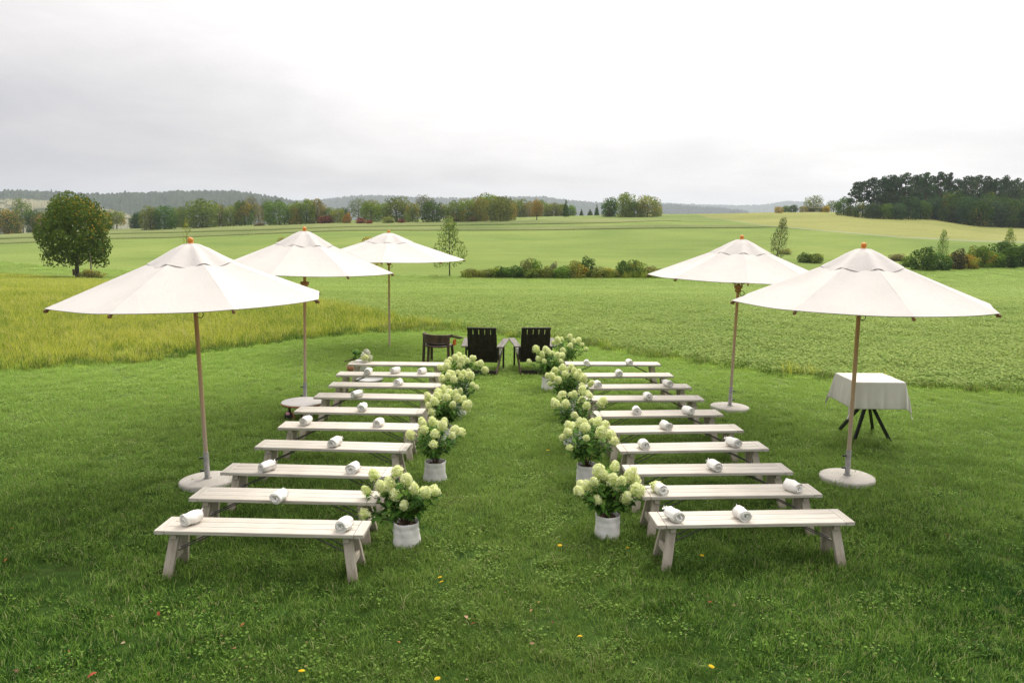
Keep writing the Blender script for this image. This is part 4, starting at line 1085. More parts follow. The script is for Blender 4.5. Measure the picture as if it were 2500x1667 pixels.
# ------------------------------------------------------------------ parasols
def make_parasol():
    root = empty('parasol')
    RAD, ZE, ZA, RV, ZV = 1.475, 2.16, 2.73, 0.44, 2.575
    def cz(r_): return ZV + (ZE - ZV) * (r_ - RV) / (RAD - RV) if r_ > RV else ZV + (ZA - ZV) * (RV - r_) / RV * 0.75
    na, nr = 8, 14; vs = []
    for i in range(nr + 1):
        r_ = 0.06 + (RAD - 0.06) * i / nr
        for j in range(na + 1):
            f = j / na; a = R(-22.5 + 45 * f); ch = math.cos(R(22.5)) / math.cos(a)
            w_ = math.sin(math.pi * f); q_ = r_ * (ch + (1 - ch) * 0.15) * (1 - 0.012 * w_ * (i / nr) ** 3)
            sag = 0.030 * w_ * math.sin(math.pi * min(1, i / nr * 0.95)) + 0.012 * w_ * (i / nr)
            vs.append((q_ * math.cos(a), q_ * math.sin(a), cz(r_) - sag + 0.0025 * math.sin(7 * f + 5 * i / nr)))
    fs = [(i * (na + 1) + j, (i + 1) * (na + 1) + j, (i + 1) * (na + 1) + j + 1, i * (na + 1) + j + 1) for i in range(nr) for j in range(na)]
    b = MB(); b.add(vs, fs, True); k0 = nr * (na + 1)
    hem = [(x * 0.995, y * 0.995, z - 0.008) for x, y, z in vs[k0:]]       # stitched hem
    b.add(vs[k0:] + hem, [(j, na + 1 + j, na + 2 + j, j + 1) for j in range(na)], True)
    pm = b.mesh('canopy_panel', M['canopy'])
    for k in range(8):
        link('canopy_panel', pm, root, rot=(0, 0, R(22.5 + 45 * k)))
    # wind cap with a wavy hem
    n = 96; prof = [(0.03, ZA + 0.05), (0.09, ZA + 0.042), (0.2, ZA - 0.008), (0.32, ZA - 0.078), (0.40, ZA - 0.122), (RV + 0.03, cz(RV + 0.03) + 0.007)]
    vs = []
    for i, (r_, z) in enumerate(prof):
        for k in range(n):
            a = 2 * math.pi * k / n; pa = (a % (math.pi / 4)) - math.pi / 8; ch = math.cos(math.pi / 8) / math.cos(pa)
            e = (i / (len(prof) - 1)) ** 3
            wave = e * (0.005 * math.sin(3 * a + 1) * math.sin(8 * a) + 0.004 * math.cos(16 * a + 1.2 * math.sin(2 * a)))
            q_ = r_ * (0.35 + 0.65 * ch) * (1 + 0.012 * e * math.sin(11 * a))
            vs.append((q_ * math.cos(a), q_ * math.sin(a), z + wave - 0.042 * (1 - math.cos(8 * a)) * 0.5 * (i / 5)))
    fs = [(i * n + k, (i + 1) * n + k, (i + 1) * n + (k + 1) % n, i * n + (k + 1) % n) for i in range(len(prof) - 1) for k in range(n)]
    b = MB(); b.add(vs, fs, True); b.build('wind_cap', M['canopy'], root)
    b = MB(); b.ball((0, 0, ZA + 0.088), 0.033, 16); b.lathe([(0.03, ZA + 0.045), (0.032, ZA + 0.06), (0.015, ZA + 0.07)], 16); b.build('finial', M['finial'], root)
    for k in range(8):
        a = R(45 * k); ca, sa = math.cos(a), math.sin(a)
        b = MB(); b.beam((0.08 * ca, 0.08 * sa, cz(0.08) - 0.045), (RV * ca, RV * sa, ZV - 0.035), 0.02, 0.022, (-sa, ca, 0)); b.beam((RV * ca, RV * sa, ZV - 0.035), ((RAD - 0.01) * ca, (RAD - 0.01) * sa, cz(RAD) - 0.026), 0.02, 0.024, (-sa, ca, 0), 0.004)
        b.box(((RAD - 0.012) * ca, (RAD - 0.012) * sa, cz(RAD) - 0.032), (0.045, 0.022, 0.03), 0.004, Matrix.Rotation(a, 3, 'Z'))
        b.build('rib', M['rib_wood'], root)
        b = MB(); b.beam((0.06 * ca, 0.06 * sa, 2.06), (0.82 * ca, 0.82 * sa, cz(0.82) - 0.055), 0.018, 0.022, (-sa, ca, 0)); b.build('strut', M['rib_wood'], root)
    b = MB(); b.lathe([(0.028, 2.0), (0.05, 2.01), (0.052, 2.04), (0.04, 2.055), (0.06, 2.065), (0.075, 2.12), (0.03, 2.125)], 20); b.build('hub', surf('hub_wood', (0.42, 0.2, 0.07), 0.45, 0.3), root)
    b = MB(); b.tube([(0.05 + 0.035 * math.sin(q_), 0, 1.985 + 0.04 * math.cos(q_)) for q_ in np.linspace(0, 6.283, 15)], 0.005, 6, cap=False); b.build('cord', M['black'], root)
    b = MB(); b.tube([(0, 0, 0.2), (0, 0, 1.2), (0, 0, 2.0), (0, 0, ZA + 0.05)], 0.024, 16); b.build('pole', M['pole_wood'], root)
    b = MB(); b.lathe([(0.045, 0.062), (0.045, 0.075), (0.031, 0.08), (0.031, 0.375), (0.027, 0.38), (0.024, 0.38)], 20); b.build('sleeve', M['sleeve'], root)
    for z in (0.16, 0.31):
        b = MB(); b.tube([(-0.028, -0.004, z), (-0.05, -0.008, z)], 0.008, 8); b.lathe([(0.0, -0.009), (0.017, -0.008), (0.019, 0), (0.017, 0.008), (0.0, 0.009)], 14, (-0.058, -0.01, z), wob=lambda a, zz_: 0.003 * math.cos(6 * a)); b.build('knob', M['black'], root)
    b = MB(); b.lathe([(0.0, 0.066), (0.10, 0.066), (0.295, 0.062), (0.312, 0.054), (0.318, 0.04), (0.318, -0.02)], 56); b.build('base_plate', M['concrete'], root)
    return root


par0 = make_parasol(); kids = KIDS(); first = True
PAR = [((508, 1180), 35.6, (0.0, -1.3), 1.0, 'nearest left parasol with off white canopy and round concrete base', 0), ((745, 988), 40, (0.0, 1.5), 1.0, 'second left parasol, its base hidden behind a low round table', 0), ((951, 846), 4, (0, 0.4), 1.0, 'farthest parasol, standing alone at the lawn edge behind the left block', 0),
       ((1781, 999), -10.7, (-0.6, 1.4), 1.0, 'right middle parasol leaning slightly, canopy partly behind the nearest right one', 180), ((2067, 1172), -3.6, (0, 0.0), 1.0, 'nearest right parasol with creased off white canopy beside the linen table', 0)]
PARO = []
for (u, v), ph, (ty, tx), s, lab, kr in PAR:
    o = par0 if first else copy_tree(par0, None, kids); first = False
    p = plane(u, v); o.location = (p.x, p.y, 0)
    o.rotation_euler = Matrix.Rotation(R(tx), 3, 'Y').to_4x4().to_euler() if False else (R(ty), R(tx), 0)
    tag(o, lab, 'parasol', 'parasols beside the bench blocks'); PARO.append((o, ph, kr))
kids = KIDS()
for ch in kids[PARO[2][0].name]:            # the farthest one is stuck straight into the ground
    if ch.name.split('.')[0] in ('base_plate', 'knob', 'sleeve'):
        bpy.data.objects.remove(ch)
kids = KIDS()
for ch in kids[PARO[2][0].name]:
    if ch.name.split('.')[0] == 'pole':
        b = MB(); b.tube([(0, 0, -0.2), (0, 0, 1.2), (0, 0, 2.0), (0, 0, 2.78)], 0.024, 16); ch.data = b.mesh('pole', M['pole_wood'])
for ch in kids[PARO[2][0].name]:             # and is the widest
    if ch.name.split('.')[0] in ('canopy_panel', 'wind_cap', 'rib', 'strut'): ch.scale = (1.25, 1.25, 1.0)
for q_, up_, low in ((1, 0.10, 0.16), (3, 0.03, 0.08)):        # these two are wound up higher, their hub hanging below the cloth
    for ch in kids[PARO[q_][0].name]:
        nm = ch.name.split('.')[0]
        if nm in ('canopy_panel', 'wind_cap', 'finial', 'rib', 'strut', 'pole'): ch.location.z += up_
        elif nm in ('hub', 'cord'): ch.location.z += up_ - low
        if nm == 'cord': ch.location.x += 0.02
for o, ph, kr in PARO:                     # turn the canopy without turning the knobs
    for ch in kids[o.name]:
        nm = ch.name.split('.')[0]
        if nm == 'canopy_panel':
            ch.rotation_euler.z += R(ph)
        elif nm in ('rib', 'strut', 'wind_cap'):
            ch.rotation_euler.z += R(ph)
        elif nm == 'knob' and kr:
            ch.rotation_euler.z = R(kr)


# ------------------------------------------------------------------ hydrangeas
def head_mesh(seed, petal='floret', nf=115, L=0.15, W=0.066):
    rng = np.random.default_rng(seed)
    ga = np.arange(nf) * 2.39996; h = (np.arange(nf) + 0.5) / nf
    z = L * (h ** 0.85) ; rr = W * np.sqrt(np.clip(1 - ((h - 0.30) / 0.72) ** 2, 0.02, 1)) * (1 + 0.17 * rng.normal(0, 1, nf))
    C = np.stack([rr * np.cos(ga), rr * np.sin(ga), z + rng.normal(0, 0.004, nf)], 1)
    N = unit(np.stack([np.cos(ga), np.sin(ga), (h - 0.35) * 1.6], 1) + rng.normal(0, 0.3, (nf, 3)))
    T = unit(np.cross(N, rng.normal(0, 1, (nf, 3)))); B_ = np.cross(N, T)
    Vs, Fs, ts = [], [], []; o = 0
    s = 0.0165 * (0.7 + 0.6 * rng.random(nf)); ti = np.clip(0.25 + 0.6 * (1 - h) * 0 + rng.normal(0.3, 0.25, nf), 0, 1)
    for k in range(4):
        a = k * math.pi / 2; D = T * math.cos(a) + B_ * math.sin(a); S = -T * math.sin(a) + B_ * math.cos(a); ss = s[:, None]
        q_ = np.stack([C - N * ss * 0.15, C + D * ss * 0.6 + S * ss * 0.42 + N * ss * 0.25, C + D * ss * 1.1 + N * ss * 0.12, C + D * ss * 0.6 - S * ss * 0.42 + N * ss * 0.25], 1)
        Vs.append(q_.reshape(-1, 3)); Fs.append(np.arange(nf * 4).reshape(-1, 4) + o); o += nf * 4; ts.append(np.repeat(ti, 4))
    # a greenish core closes the gaps
    nu, nv = 10, 7; core = []
    for i in range(nv):
        f = i / (nv - 1); r_ = W * 0.86 * math.sqrt(max(0.001, 1 - ((f - 0.3) / 0.72) ** 2)) if 0 < f < 1 else 0.004
        for k in range(nu): core.append((r_ * math.cos(6.283 * k / nu), r_ * math.sin(6.283 * k / nu), L * 0.96 * f))
    Vs.append(np.array(core)); ii = np.arange(nu * nv).reshape(nv, nu) + o; jj = np.roll(ii, -1, 1)
    Fs.append(np.stack([ii[:-1], jj[:-1], jj[1:], ii[1:]], -1).reshape(-1, 4)); ts.append(np.full(nu * nv, 0.05))
    return np_mesh('flower_head', np.concatenate(Vs), np.concatenate(Fs), M[petal], np.concatenate(ts))


HEADS = [head_mesh(300 + i, L=0.135 + 0.02 * (i % 3), W=0.060 + 0.006 * (i % 2)) for i in range(6)]


def pot_meshes(seed):
    rng = random.Random(seed); p = [rng.random() * 6.28 for _ in range(5)]
    wob = lambda a, z: 0.004 * math.sin(5 * a + p[0] + 20 * z) + 0.006 * math.sin(2 * a + p[1]) * (1 - z * 3) + 0.003 * math.sin(11 * a + 50 * z + p[2]) + (0.014 * max(0, math.cos(a - p[3])) ** 6) * max(0, 1 - z * 5)
    b = MB(); b.lathe([(0.126, -0.01), (0.130, 0.03), (0.122, 0.08), (0.118, 0.115), (0.122, 0.15), (0.118, 0.157), (0.120, 0.19), (0.123, 0.226), (0.119, 0.23), (0.115, 0.224), (0.112, 0.17)], 40, wob=wob)
    m1 = b.mesh('sack_pot', M['sack'])
    b = MB(); n = 22
    vs = [(0, 0, 0.195)] + [(0.1165 * math.cos(6.283 * k / n), 0.1165 * math.sin(6.283 * k / n), 0.185 + 0.006 * math.sin(k * 2.2)) for k in range(n)]
    b.add(vs, [(0, 1 + k, 1 + (k + 1) % n) for k in range(n)], True)
    return m1, b.mesh('soil', M['soil'])


POTS = [pot_meshes(i) for i in range(3)]


def hydrangea(x, y, rz, seed, nh, lab, heads=None, spread=0.33, hz=0.66, s=1.0):
    rng = random.Random(seed); nr = np.random.default_rng(seed)
    root = empty('hydrangea', (x, y, 0), rz); root.scale = (s, s, s)
    tag(root, lab, 'potted plant', 'potted hydrangeas along the aisle')
    pm, sm = POTS[seed % 3]; link('pot', pm, root); link('soil', sm, root)
    if heads is None:
        heads = []
        for i in range(nh):
            f = (i + 0.5) / nh; rr = spread * math.sqrt(f) * rng.uniform(0.85, 1.15); a = i * 2.39996 + rng.random() * 0.7
            heads.append((rr * math.cos(a), rr * math.sin(a), hz - 0.21 * f ** 1.4 + rng.uniform(-0.05, 0.05)))
    st = MB(); P, D, N = [], [], []
    for i, h in enumerate(heads):
        hv = Vector(h); a = math.atan2(h[1], h[0])
        b0 = Vector((0.025 * math.cos(a + i), 0.025 * math.sin(a + i), 0.2))
        m1 = Vector((h[0] * 0.45, h[1] * 0.45, 0.2 + (h[2] - 0.2) * 0.5)); st.tube([b0, b0.lerp(m1, 0.5) + Vector((0, 0, 0.01)), m1, m1.lerp(hv, 0.55), hv], [0.0045, 0.004, 0.0035, 0.003, 0.0025], 5, cap=False)
        d = (hv - Vector((h[0] * 0.25, h[1] * 0.25, h[2] - 0.30))).normalized(); d = (d + Vector((rng.uniform(-.25, .25), rng.uniform(-.25, .25), 0.15))).normalized()
        ho = link('flower_head', HEADS[rng.randrange(6)], root, hv - d * 0.02, d.to_track_quat('Z', 'Y').to_euler())
        k = rng.uniform(0.54, 0.90); ho.scale = (k, k, k * rng.uniform(0.8, 1.1))
        for q_ in np.linspace(0.36, 0.95, 11):                      # leaves in pairs up each stem
            p = b0.lerp(m1, q_ * 2) if q_ < 0.5 else m1.lerp(hv, q_ * 2 - 1)
            a2 = rng.random() * 6.28
            for a3 in (a2, a2 + math.pi):
                el = rng.uniform(-0.5, 0.35)
                P.append(p); D.append((math.cos(a3) * math.cos(el), math.sin(a3) * math.cos(el), math.sin(el))); N.append((rng.uniform(-.5, .5), rng.uniform(-.5, .5), 1))
    P = np.array(P); D = unit(np.array(D)); N = unit(np.array(N)); n = len(P); P = P + D * 0.012
    ln = 0.062 + 0.045 * nr.random(n); wd = ln * (0.52 + 0.15 * nr.random(n))
    # leaf: base, 2 mids each side, tip -> two quads folded on the midrib
    S = unit(np.cross(D, N)); Nn = unit(np.cross(S, D)); l1 = ln[:, None]; w1 = wd[:, None]
    c1 = P + D * l1 * 0.5 - Nn * l1 * 0.04; tip = P + D * l1 - Nn * l1 * 0.22
    aL = P + D * l1 * 0.42 + S * w1 * 0.5 + Nn * w1 * 0.1; aR = P + D * l1 * 0.42 - S * w1 * 0.5 + Nn * w1 * 0.1
    V = np.stack([P, aL, tip, c1, aR], 1).reshape(-1, 3); bi = np.arange(n)[:, None] * 5
    F = np.concatenate([bi + np.array([[0, 1, 2, 3]]), bi + np.array([[0, 3, 2, 4]])], 0)
    fo = link('foliage', np_mesh('foliage', V, F, M['hleaf'], np.repeat(np.clip(nr.normal(0.4, 0.25, n), 0, 1), 5)), root); fo['kind'] = 'stuff'
    so = st.build('stems', M['stem'], root); so['kind'] = 'stuff'
    return root


def pxheads(u0, v0, pts):
    """flower heads of a near plant: noted (dx,dv) native pixels from the pot foot -> local metres"""
    p = plane(u0, v0); k = p.y / FPX * 1.02; rr = random.Random(int(u0)); out = []
    for du, dv in pts:
        dy = rr.uniform(-0.12, 0.12); z = -dv * k * 1.06 + dy * 0.30
        out.append((du * k, dy, max(0.25, z - 0.08)))
    return p, out


pL1, hL1 = pxheads(992, 1327, [(-80, -165), (-58, -160), (-97, -130), (-58, -128), (-98, -93), (-113, -88), (-22, -178), (2, -180), (24, -165), (-24, -135), (-1, -125), (52, -160), (76, -152), (60, -128), (-40, -150), (38, -120), (10, -150)])
hydrangea(pL1.x, pL1.y, 0, 11, 0, 'potted hydrangea nearest the camera on the left of the aisle, white sack slumped', hL1)
pR1, hR1 = pxheads(1482, 1308, [(-72, -138), (-52, -140), (-28, -118), (-36, -158), (-20, -160), (-8, -152), (8, -150), (16, -170), (30, -160), (20, -140), (38, -125), (52, -150), (62, -140), (66, -130), (70, -118), (-2, -135), (-60, -125)])
hydrangea(pR1.x, pR1.y, 0, 12, 0, 'potted hydrangea nearest the camera on the right of the aisle', hR1)
for u, v, sdd, nh, sp_, hz_, s, lab in [(1063, 1170, 21, 16, .33, .68, 1.0, 'second hydrangea from the front, left side of the aisle, pot beside third bench'), (1089, 1080, 22, 18, .33, .68, 1.0, 'third hydrangea from the front on the left side of the aisle'), (1120, 1012, 23, 17, .34, .66, .98, 'fourth hydrangea from the front, left side, pot hidden by the third'), (1127, 962, 24, 19, .38, .64, 1.0, 'farthest hydrangea on the left side of the aisle, below the left dark chair'),
                                        (1432, 1178, 25, 17, .36, .70, 1.0, 'second hydrangea from the front, right side of the aisle'), (1400, 1088, 26, 15, .35, .72, 1.0, 'third hydrangea from the front on the right side of the aisle'), (1386, 1010, 27, 19, .38, .68, 1.0, 'fourth hydrangea from the front, right side, against the bench ends'), (1338, 950, 28, 16, .36, .70, 1.0, 'hydrangea in a white pot touching the right dark chair'), (1383, 912, 29, 14, .36, .72, 1.0, 'farthest hydrangea, right of the right dark chair')]:
    p = plane(u, v); hydrangea(p.x, p.y, random.random() * 6, sdd, nh, lab, None, sp_, hz_, s)
# cut flower lying on the second right bench
p = plane(1582, 1200, SEAT); fl = empty('cut_flower', (p.x, p.y, SEAT)); tag(fl, 'cut hydrangea sprig lying on the left end of the second right bench', 'flower')
link('flower_head', HEADS[1], fl, (0.03, 0, 0.05), (0, R(80), 0), (0.7, 0.7, 0.7))
b = MB(); b.tube([(0.03, 0, 0.045), (-0.05, 0.02, 0.02), (-0.1, 0.0, 0.006)], 0.003, 5); b.build('stem', M['stem'], fl)
rn = np.random.default_rng(9); PP = np.tile(np.array([[-0.04, 0.0, 0.03]]), (4, 1)); DD = unit(np.array([(-1, .5, .3), (-.6, -1, .3), (-.2, 1, .4), (-1, 0, .6)])); V, F = leaf_quads(PP, DD, np.tile([[0, 0, 1.0]], (4, 1)), np.full(4, .08), np.full(4, .05), .1)
link('leaf', np_mesh('leaf', V, F, M['hleaf'], np.full(16, .6)), fl)['kind'] = 'stuff'


# ------------------------------------------------------------------ dark chairs
def make_chair():
    root = empty('garden_chair'); D = M['dark_wood']     # origin under the back, chair faces +Y
    W2 = 0.30
    # back: five boards leaning towards the camera
    zb, zt, yb, yt = 0.30, 0.95, 0.10, -0.13
    bwid = 2 * W2 / 5
    for i in range(5):
        x = -W2 + bwid * (i + 0.5); b = MB()
        # lower part full width, upper part narrower so that slots stay open, closed again by the top
        f = lambda q_: (yb + (yt - yb) * q_, zb + (zt - zb) * q_)
        for q0, q1, wv in ((0.0, 0.78, bwid - 0.0004), (0.78, 0.94, bwid - 0.015), (0.94, 1.0, bwid - 0.002)):
            y0, z0 = f(q0); y1, z1 = f(q1); b.beam((x, y0, z0), (x, y1, z1), wv, 0.022, (1, 0, 0))
        b.build('back_board', D, root)
    b = MB(); b.box((0, 0.04, 0.50), (2 * W2 + 0.06, 0.03, 0.07), 0.004); b.build('back_rail', D, root)
    b = MB(); b.beam((0, 0.10, 0.46), (0, 0.14, 0.20), 2 * W2, 0.022, (1, 0, 0)); b.build('lower_board', D, root)
    for s in (-1, 1):
        b = MB(); b.beam((s * (W2 + 0.02), -0.30, 0.0), (s * (W2 + 0.02), 0.75, 0.36), 0.03, 0.11, (1, 0, 0), 0.004); b.build('side_rail', M['brown_wood'], root)
        b = MB(); b.box((s * (W2 + 0.07), 0.66, 0.27), (0.035, 0.09, 0.58), 0.004); b.build('front_leg', D, root)
        b = MB(); b.beam((s * (W2 + 0.06), -0.06, 0.545), (s * (W2 + 0.12), 0.78, 0.60), 0.135, 0.026, (1, 0, 0), 0.006); b.build('armrest', M['arm_wood'], root)
        b = MB(); b.beam((s * (W2 + 0.03), -0.02, 0.28), (s * (W2 + 0.03), -0.02, 0.53), 0.03, 0.07, (1, 0, 0)); b.build('arm_support', D, root)
    b = MB(); b.box((0, -0.29, 0.055), (2 * W2 + 0.04, 0.03, 0.10), 0.005); b.build('foot_rail', D, root)
    for i in range(4):
        b = MB(); b.box((0, 0.22 + i * 0.125, 0.28 + i * 0.018), (2 * W2, 0.115, 0.022), 0.004); b.build('seat_slat', D, root)
    b = MB()
    for x in (-0.14, 0, 0.14, -0.285, 0.285): b.ball((x, 0.095, 0.335), 0.0085, 8)
    bo = b.build('bolts', M['white_paint'], root); bo['kind'] = 'stuff'
    return root


ch0 = make_chair(); kids = KIDS()
for i, (u, v, rz, lab) in enumerate([(1176, 917, -5, 'left one of the two dark slatted garden chairs facing the fields'), (1307, 916, 5, 'right one of the two dark slatted garden chairs, partly behind a hydrangea')]):
    o = ch0 if i == 0 else copy_tree(ch0, None, kids)
    p = plane(u, v); o.location = (p.x, p.y + 0.3, 0); o.rotation_euler = (0, 0, R(rz)); tag(o, lab, 'chair', 'two dark garden chairs at the head of the aisle')
    me, L = ROLLM[i]
    q_ = Vector((0.24 * (1 if i == 0 else -1), 0.36, 0.0)); q_.rotate(Matrix.Rotation(R(rz), 3, 'Z'))
    r2 = empty('blanket_roll', (p.x + q_.x, p.y + 0.3 + q_.y, 0.32), R(10)); link('rolled_blanket', me, r2, (0, 0, 0.085), (R(-8), 0, 0), (1.5, 1.2, 1.5))
    tag(r2, 'rolled white blanket on the seat of the %s dark garden chair' % ('left' if i == 0 else 'right'), 'blanket', 'rolled blankets on the garden chairs')

# low curved armchair left of them
p = plane(1066, 893); ac = empty('armchair', (p.x, p.y + 0.35, 0), R(-14)); ac.scale = (1.08, 1.0, 0.94); tag(ac, 'low dark wooden chair with curved backrest and orange cushion behind the left block', 'chair')


def arc_band(z0, z1, r_, a0, a1, th, mat, name, dz=0.0, n=16):
    b = MB(); vs = []
    for i in range(n + 1):
        a = R(a0 + (a1 - a0) * i / n); f = i / n
        for rr, z in ((r_, z0), (r_ + th, z0), (r_ + th, z1), (r_, z1)):
            vs.append((rr * math.cos(a), rr * math.sin(a), z + dz * (f - 0.5)))
    fs = [(i * 4 + k, i * 4 + (k + 1) % 4, i * 4 + 4 + (k + 1) % 4, i * 4 + 4 + k) for i in range(n) for k in range(4)] + [(3, 2, 1, 0), (n * 4, n * 4 + 1, n * 4 + 2, n * 4 + 3)]
    b.add(vs, fs); return b.build(name, mat, ac)


arc_band(0.63, 0.70, 0.25, 180, 360, 0.05, M['brown_wood'], 'top_rail', -0.03)
arc_band(0.50, 0.628, 0.262, 195, 345, 0.022, M['brown_wood'], 'back_panel')
b = MB(); b.lathe([(0.0, 0.40), (0.27, 0.40), (0.285, 0.42), (0.27, 0.44), (0.0, 0.44)], 28); b.build('seat', M['brown_wood'], ac)
b = MB(); b.lathe([(0.0, 0.442), (0.22, 0.442), (0.245, 0.465), (0.22, 0.49), (0.0, 0.495)], 24); b.build('cushion', M['dark_wood'], ac)
b = MB(); b.beam((0.27, -0.02, 0.66), (0.40, 0.30, 0.56), 0.1, 0.03, (1, 0, 0.2)); b.build('armrest', M['brown_wood'], ac)
b = MB(); b.beam((-0.27, -0.02, 0.66), (-0.38, 0.30, 0.58), 0.1, 0.03, (1, 0, -0.2)); b.build('armrest', M['brown_wood'], ac)
b = MB(); b.box((0.32, 0.10, 0.49), (0.04, 0.14, 0.14), 0.015); b.build('side_cushion', M['orange_cloth'], ac)
for x, y, top in ((-0.25, -0.12, 0.64), (0.25, -0.12, 0.64), (-0.2, 0.2, 0.42), (0.22, 0.24, 0.42), (-0.13, -0.2, 0.45)):
    b = MB(); b.beam((x, y, top), (x * 1.08, y * 1.15, -0.01), 0.05, 0.045, (1, 0, 0), 0.006); b.build('leg', M['brown_wood'], ac)

# ------------------------------------------------------------------ bouquet and things beneath the benches
p = plane(884, 883, SEAT); bq = empty('bouquet', (p.x, p.y + 0.02, SEAT), R(15)); tag(bq, 'white and green bouquet lying on the left end of the last left bench', 'bouquet')
wh = [head_mesh(320 + i, 'white_petal', 70, 0.09, 0.05) for i in range(2)]
rr = random.Random(4)
for i in range(11):
    a = rr.uniform(-1.6, 1.6); z = 0.05 + 0.13 * rr.random()
    d = Vector((0.5 * math.cos(a), -0.6 + 0.3 * math.sin(a), 0.6)).normalized()
    link('flower_head', wh[i % 2] if i % 4 else HEADS[0], bq, (-0.02 + 0.16 * rr.random() - 0.25 * (z - 0.05), 0.09 * math.sin(a) - 0.02, z), d.to_track_quat('Z', 'Y').to_euler(), (0.8, 0.8, 0.8))
n = 40; rn = np.random.default_rng(2); a = rn.random(n) * 2.4 + 2.0
PP = np.stack([-0.07 + rn.normal(0, .03, n), rn.normal(0, .04, n), 0.06 + 0.14 * rn.random(n)], 1); DD = unit(np.stack([np.cos(a) - .3, np.sin(a) * .5, rn.normal(.3, .5, n)], 1))
V, F = leaf_quads(PP, DD, unit(rn.normal(0, 1, (n, 3)) + np.array([0, -.6, 1.0])), 0.06 + .05 * rn.random(n), 0.035 + .03 * rn.random(n), .1)
link('leaves', np_mesh('leaves', V, F, M['hleaf'], np.repeat(rn.random(n), 4)), bq)['kind'] = 'stuff'
b = MB()
for i in range(6): b.tube([(-0.04, 0.01 * (i - 3), 0.09), (-0.2, 0.012 * (i - 3), 0.03 + 0.008 * (i % 3)), (-0.33, 0.02 * (i - 3), 0.012 + 0.006 * (i % 2))], 0.004, 5)
b.build('stems', M['stem'], bq)['kind'] = 'stuff'

p = plane(903, 943); tb = empty('white_tub', (p.x, p.y, 0)); tag(tb, 'white plastic tub on the grass under the ninth left bench', 'tub')
b = MB(); b.lathe([(0.0, 0.0), (0.20, 0.0), (0.235, 0.13), (0.25, 0.135), (0.25, 0.15), (0.228, 0.15), (0.195, 0.02), (0.0, 0.015)], 30); tbm = b.build('bowl', M['grey_white'], tb)
b = MB(); b.lathe([(0.25, 0.15), (0.2, 0.17), (0.0, 0.172)], 30); b.build('lid', M['white_paint'], tb)
p = plane(856, 908); pt = empty('flower_pot', (p.x, p.y, 0)); tag(pt, 'small brown flower pot under the left end of the last left bench', 'pot')
b = MB(); b.lathe([(0.0, 0), (0.06, 0), (0.085, 0.14), (0.07, 0.14), (0.06, 0.1)], 20); b.build('pot', M['leather'], pt)
b = MB(); b.disc((0, 0, 0.11), 0.065, 16); b.build('soil', M['soil'], pt)
p = plane(882, 915); bx = empty('paper_bag', (p.x, p.y, 0)); tag(bx, 'light grey paper bag leaning under the last left bench', 'bag')
b = MB(); b.box((0, 0, 0.15), (0.24, 0.16, 0.30), 0.02); b.build('bag_body', M['grey_white'], bx)
b = MB(); b.tube([(0.06 * math.cos(q_), 0, 0.29 + 0.06 * math.sin(q_)) for q_ in np.linspace(0, 3.14, 9)], 0.006, 5); b.build('handle', M['white_paint'], bx)

# low round table in front of the second parasol
stb = empty('side_table', (-3.25, 12.15, 0)); tag(stb, 'low round white topped table with orange rim before the second parasol pole', 'table')
b = MB(); b.lathe([(0.0, 0.262), (0.325, 0.262), (0.332, 0.258), (0.325, 0.25), (0, 0.25)], 44); b.build('tabletop', surf('table_white', cloth((0.66, 0.62, 0.585), (0.56, 0.52, 0.48)), 0.55, 0.3), stb)
b = MB(); b.lathe([(0.318, 0.2498), (0.335, 0.2499), (0.337, 0.235), (0.318, 0.226)], 44); b.build('rim', M['rim'], stb)
for k in range(3):
    a = R(40 + 120 * k); b = MB(); b.tube([(0.2 * math.cos(a), 0.2 * math.sin(a), 0.25), (0.26 * math.cos(a), 0.26 * math.sin(a), 0.12), (0.24 * math.cos(a), 0.24 * math.sin(a), -0.01)], [0.025, 0.022, 0.018], 8); b.build('leg', M['brown_wood'], stb)
p = plane(705, 1028); bg = empty('cloth_bag', (p.x, p.y, 0)); tag(bg, 'small black bag with pink patch under the rim of the low round table', 'bag')
b = MB(); b.ball((0, 0, 0.075), 0.08, 14, (0.8, 0.6, 1.0)); b.build('bag_body', M['black'], bg)
b = MB(); b.ball((0.0, -0.035, 0.125), 0.035, 10, (1, 0.5, 0.8)); b.build('patch', M['pink'], bg)
b = MB(); b.tube([(0.05, 0, 0.02), (0.09, -0.01, 0.05), (0.085, -0.01, 0.10), (0.05, 0, 0.14)], 0.014, 8); b.build('strap', M['leather'], bg)

# ------------------------------------------------------------------ linen table
TX, TY, TZ, TS = 5.05, 11.05, 0.925, 0.345
tb = empty('square_table', (TX, TY, 0)); tag(tb, 'square table on black splayed legs right of the nearest right parasol', 'table')
b = MB(); b.box((0, 0, TZ - 0.018), (2 * TS - 0.01, 2 * TS - 0.01, 0.03), 0.004); b.build('tabletop', M['dark_wood'], tb)
for (ux, vy) in ((2045.5, 1051), (2085, 1076), (2131, 1049), (2173, 1076)):
    f = plane(ux, vy); b = MB(); b.beam((0.0 + 0.02 * (f.x - TX), 0.02 * (f.y - TY), TZ - 0.30), (f.x - TX, f.y - TY, -0.01), 0.042, 0.042, (1, 0, 0), 0.004); b.build('leg', M['black'], tb)
b = MB(); b.box((0, 0, TZ - 0.17), (0.09, 0.09, 0.28), 0.01); b.build('post', M['black'], tb)
HALF = TS + 0.375; n = 110
ss = np.linspace(-HALF, HALF, n); S, T = np.meshgrid(ss, ss, indexing='ij')
ex = np.clip(np.abs(S) - TS, 0, None); ey = np.clip(np.abs(T) - TS, 0, None); sx, sy = np.sign(S), np.sign(T)
rho = np.hypot(ex, ey); phi = np.arctan2(ey, ex); corner = (ex > 0) & (ey > 0)
fl = np.where(corner, np.sin(2 * phi), 0)
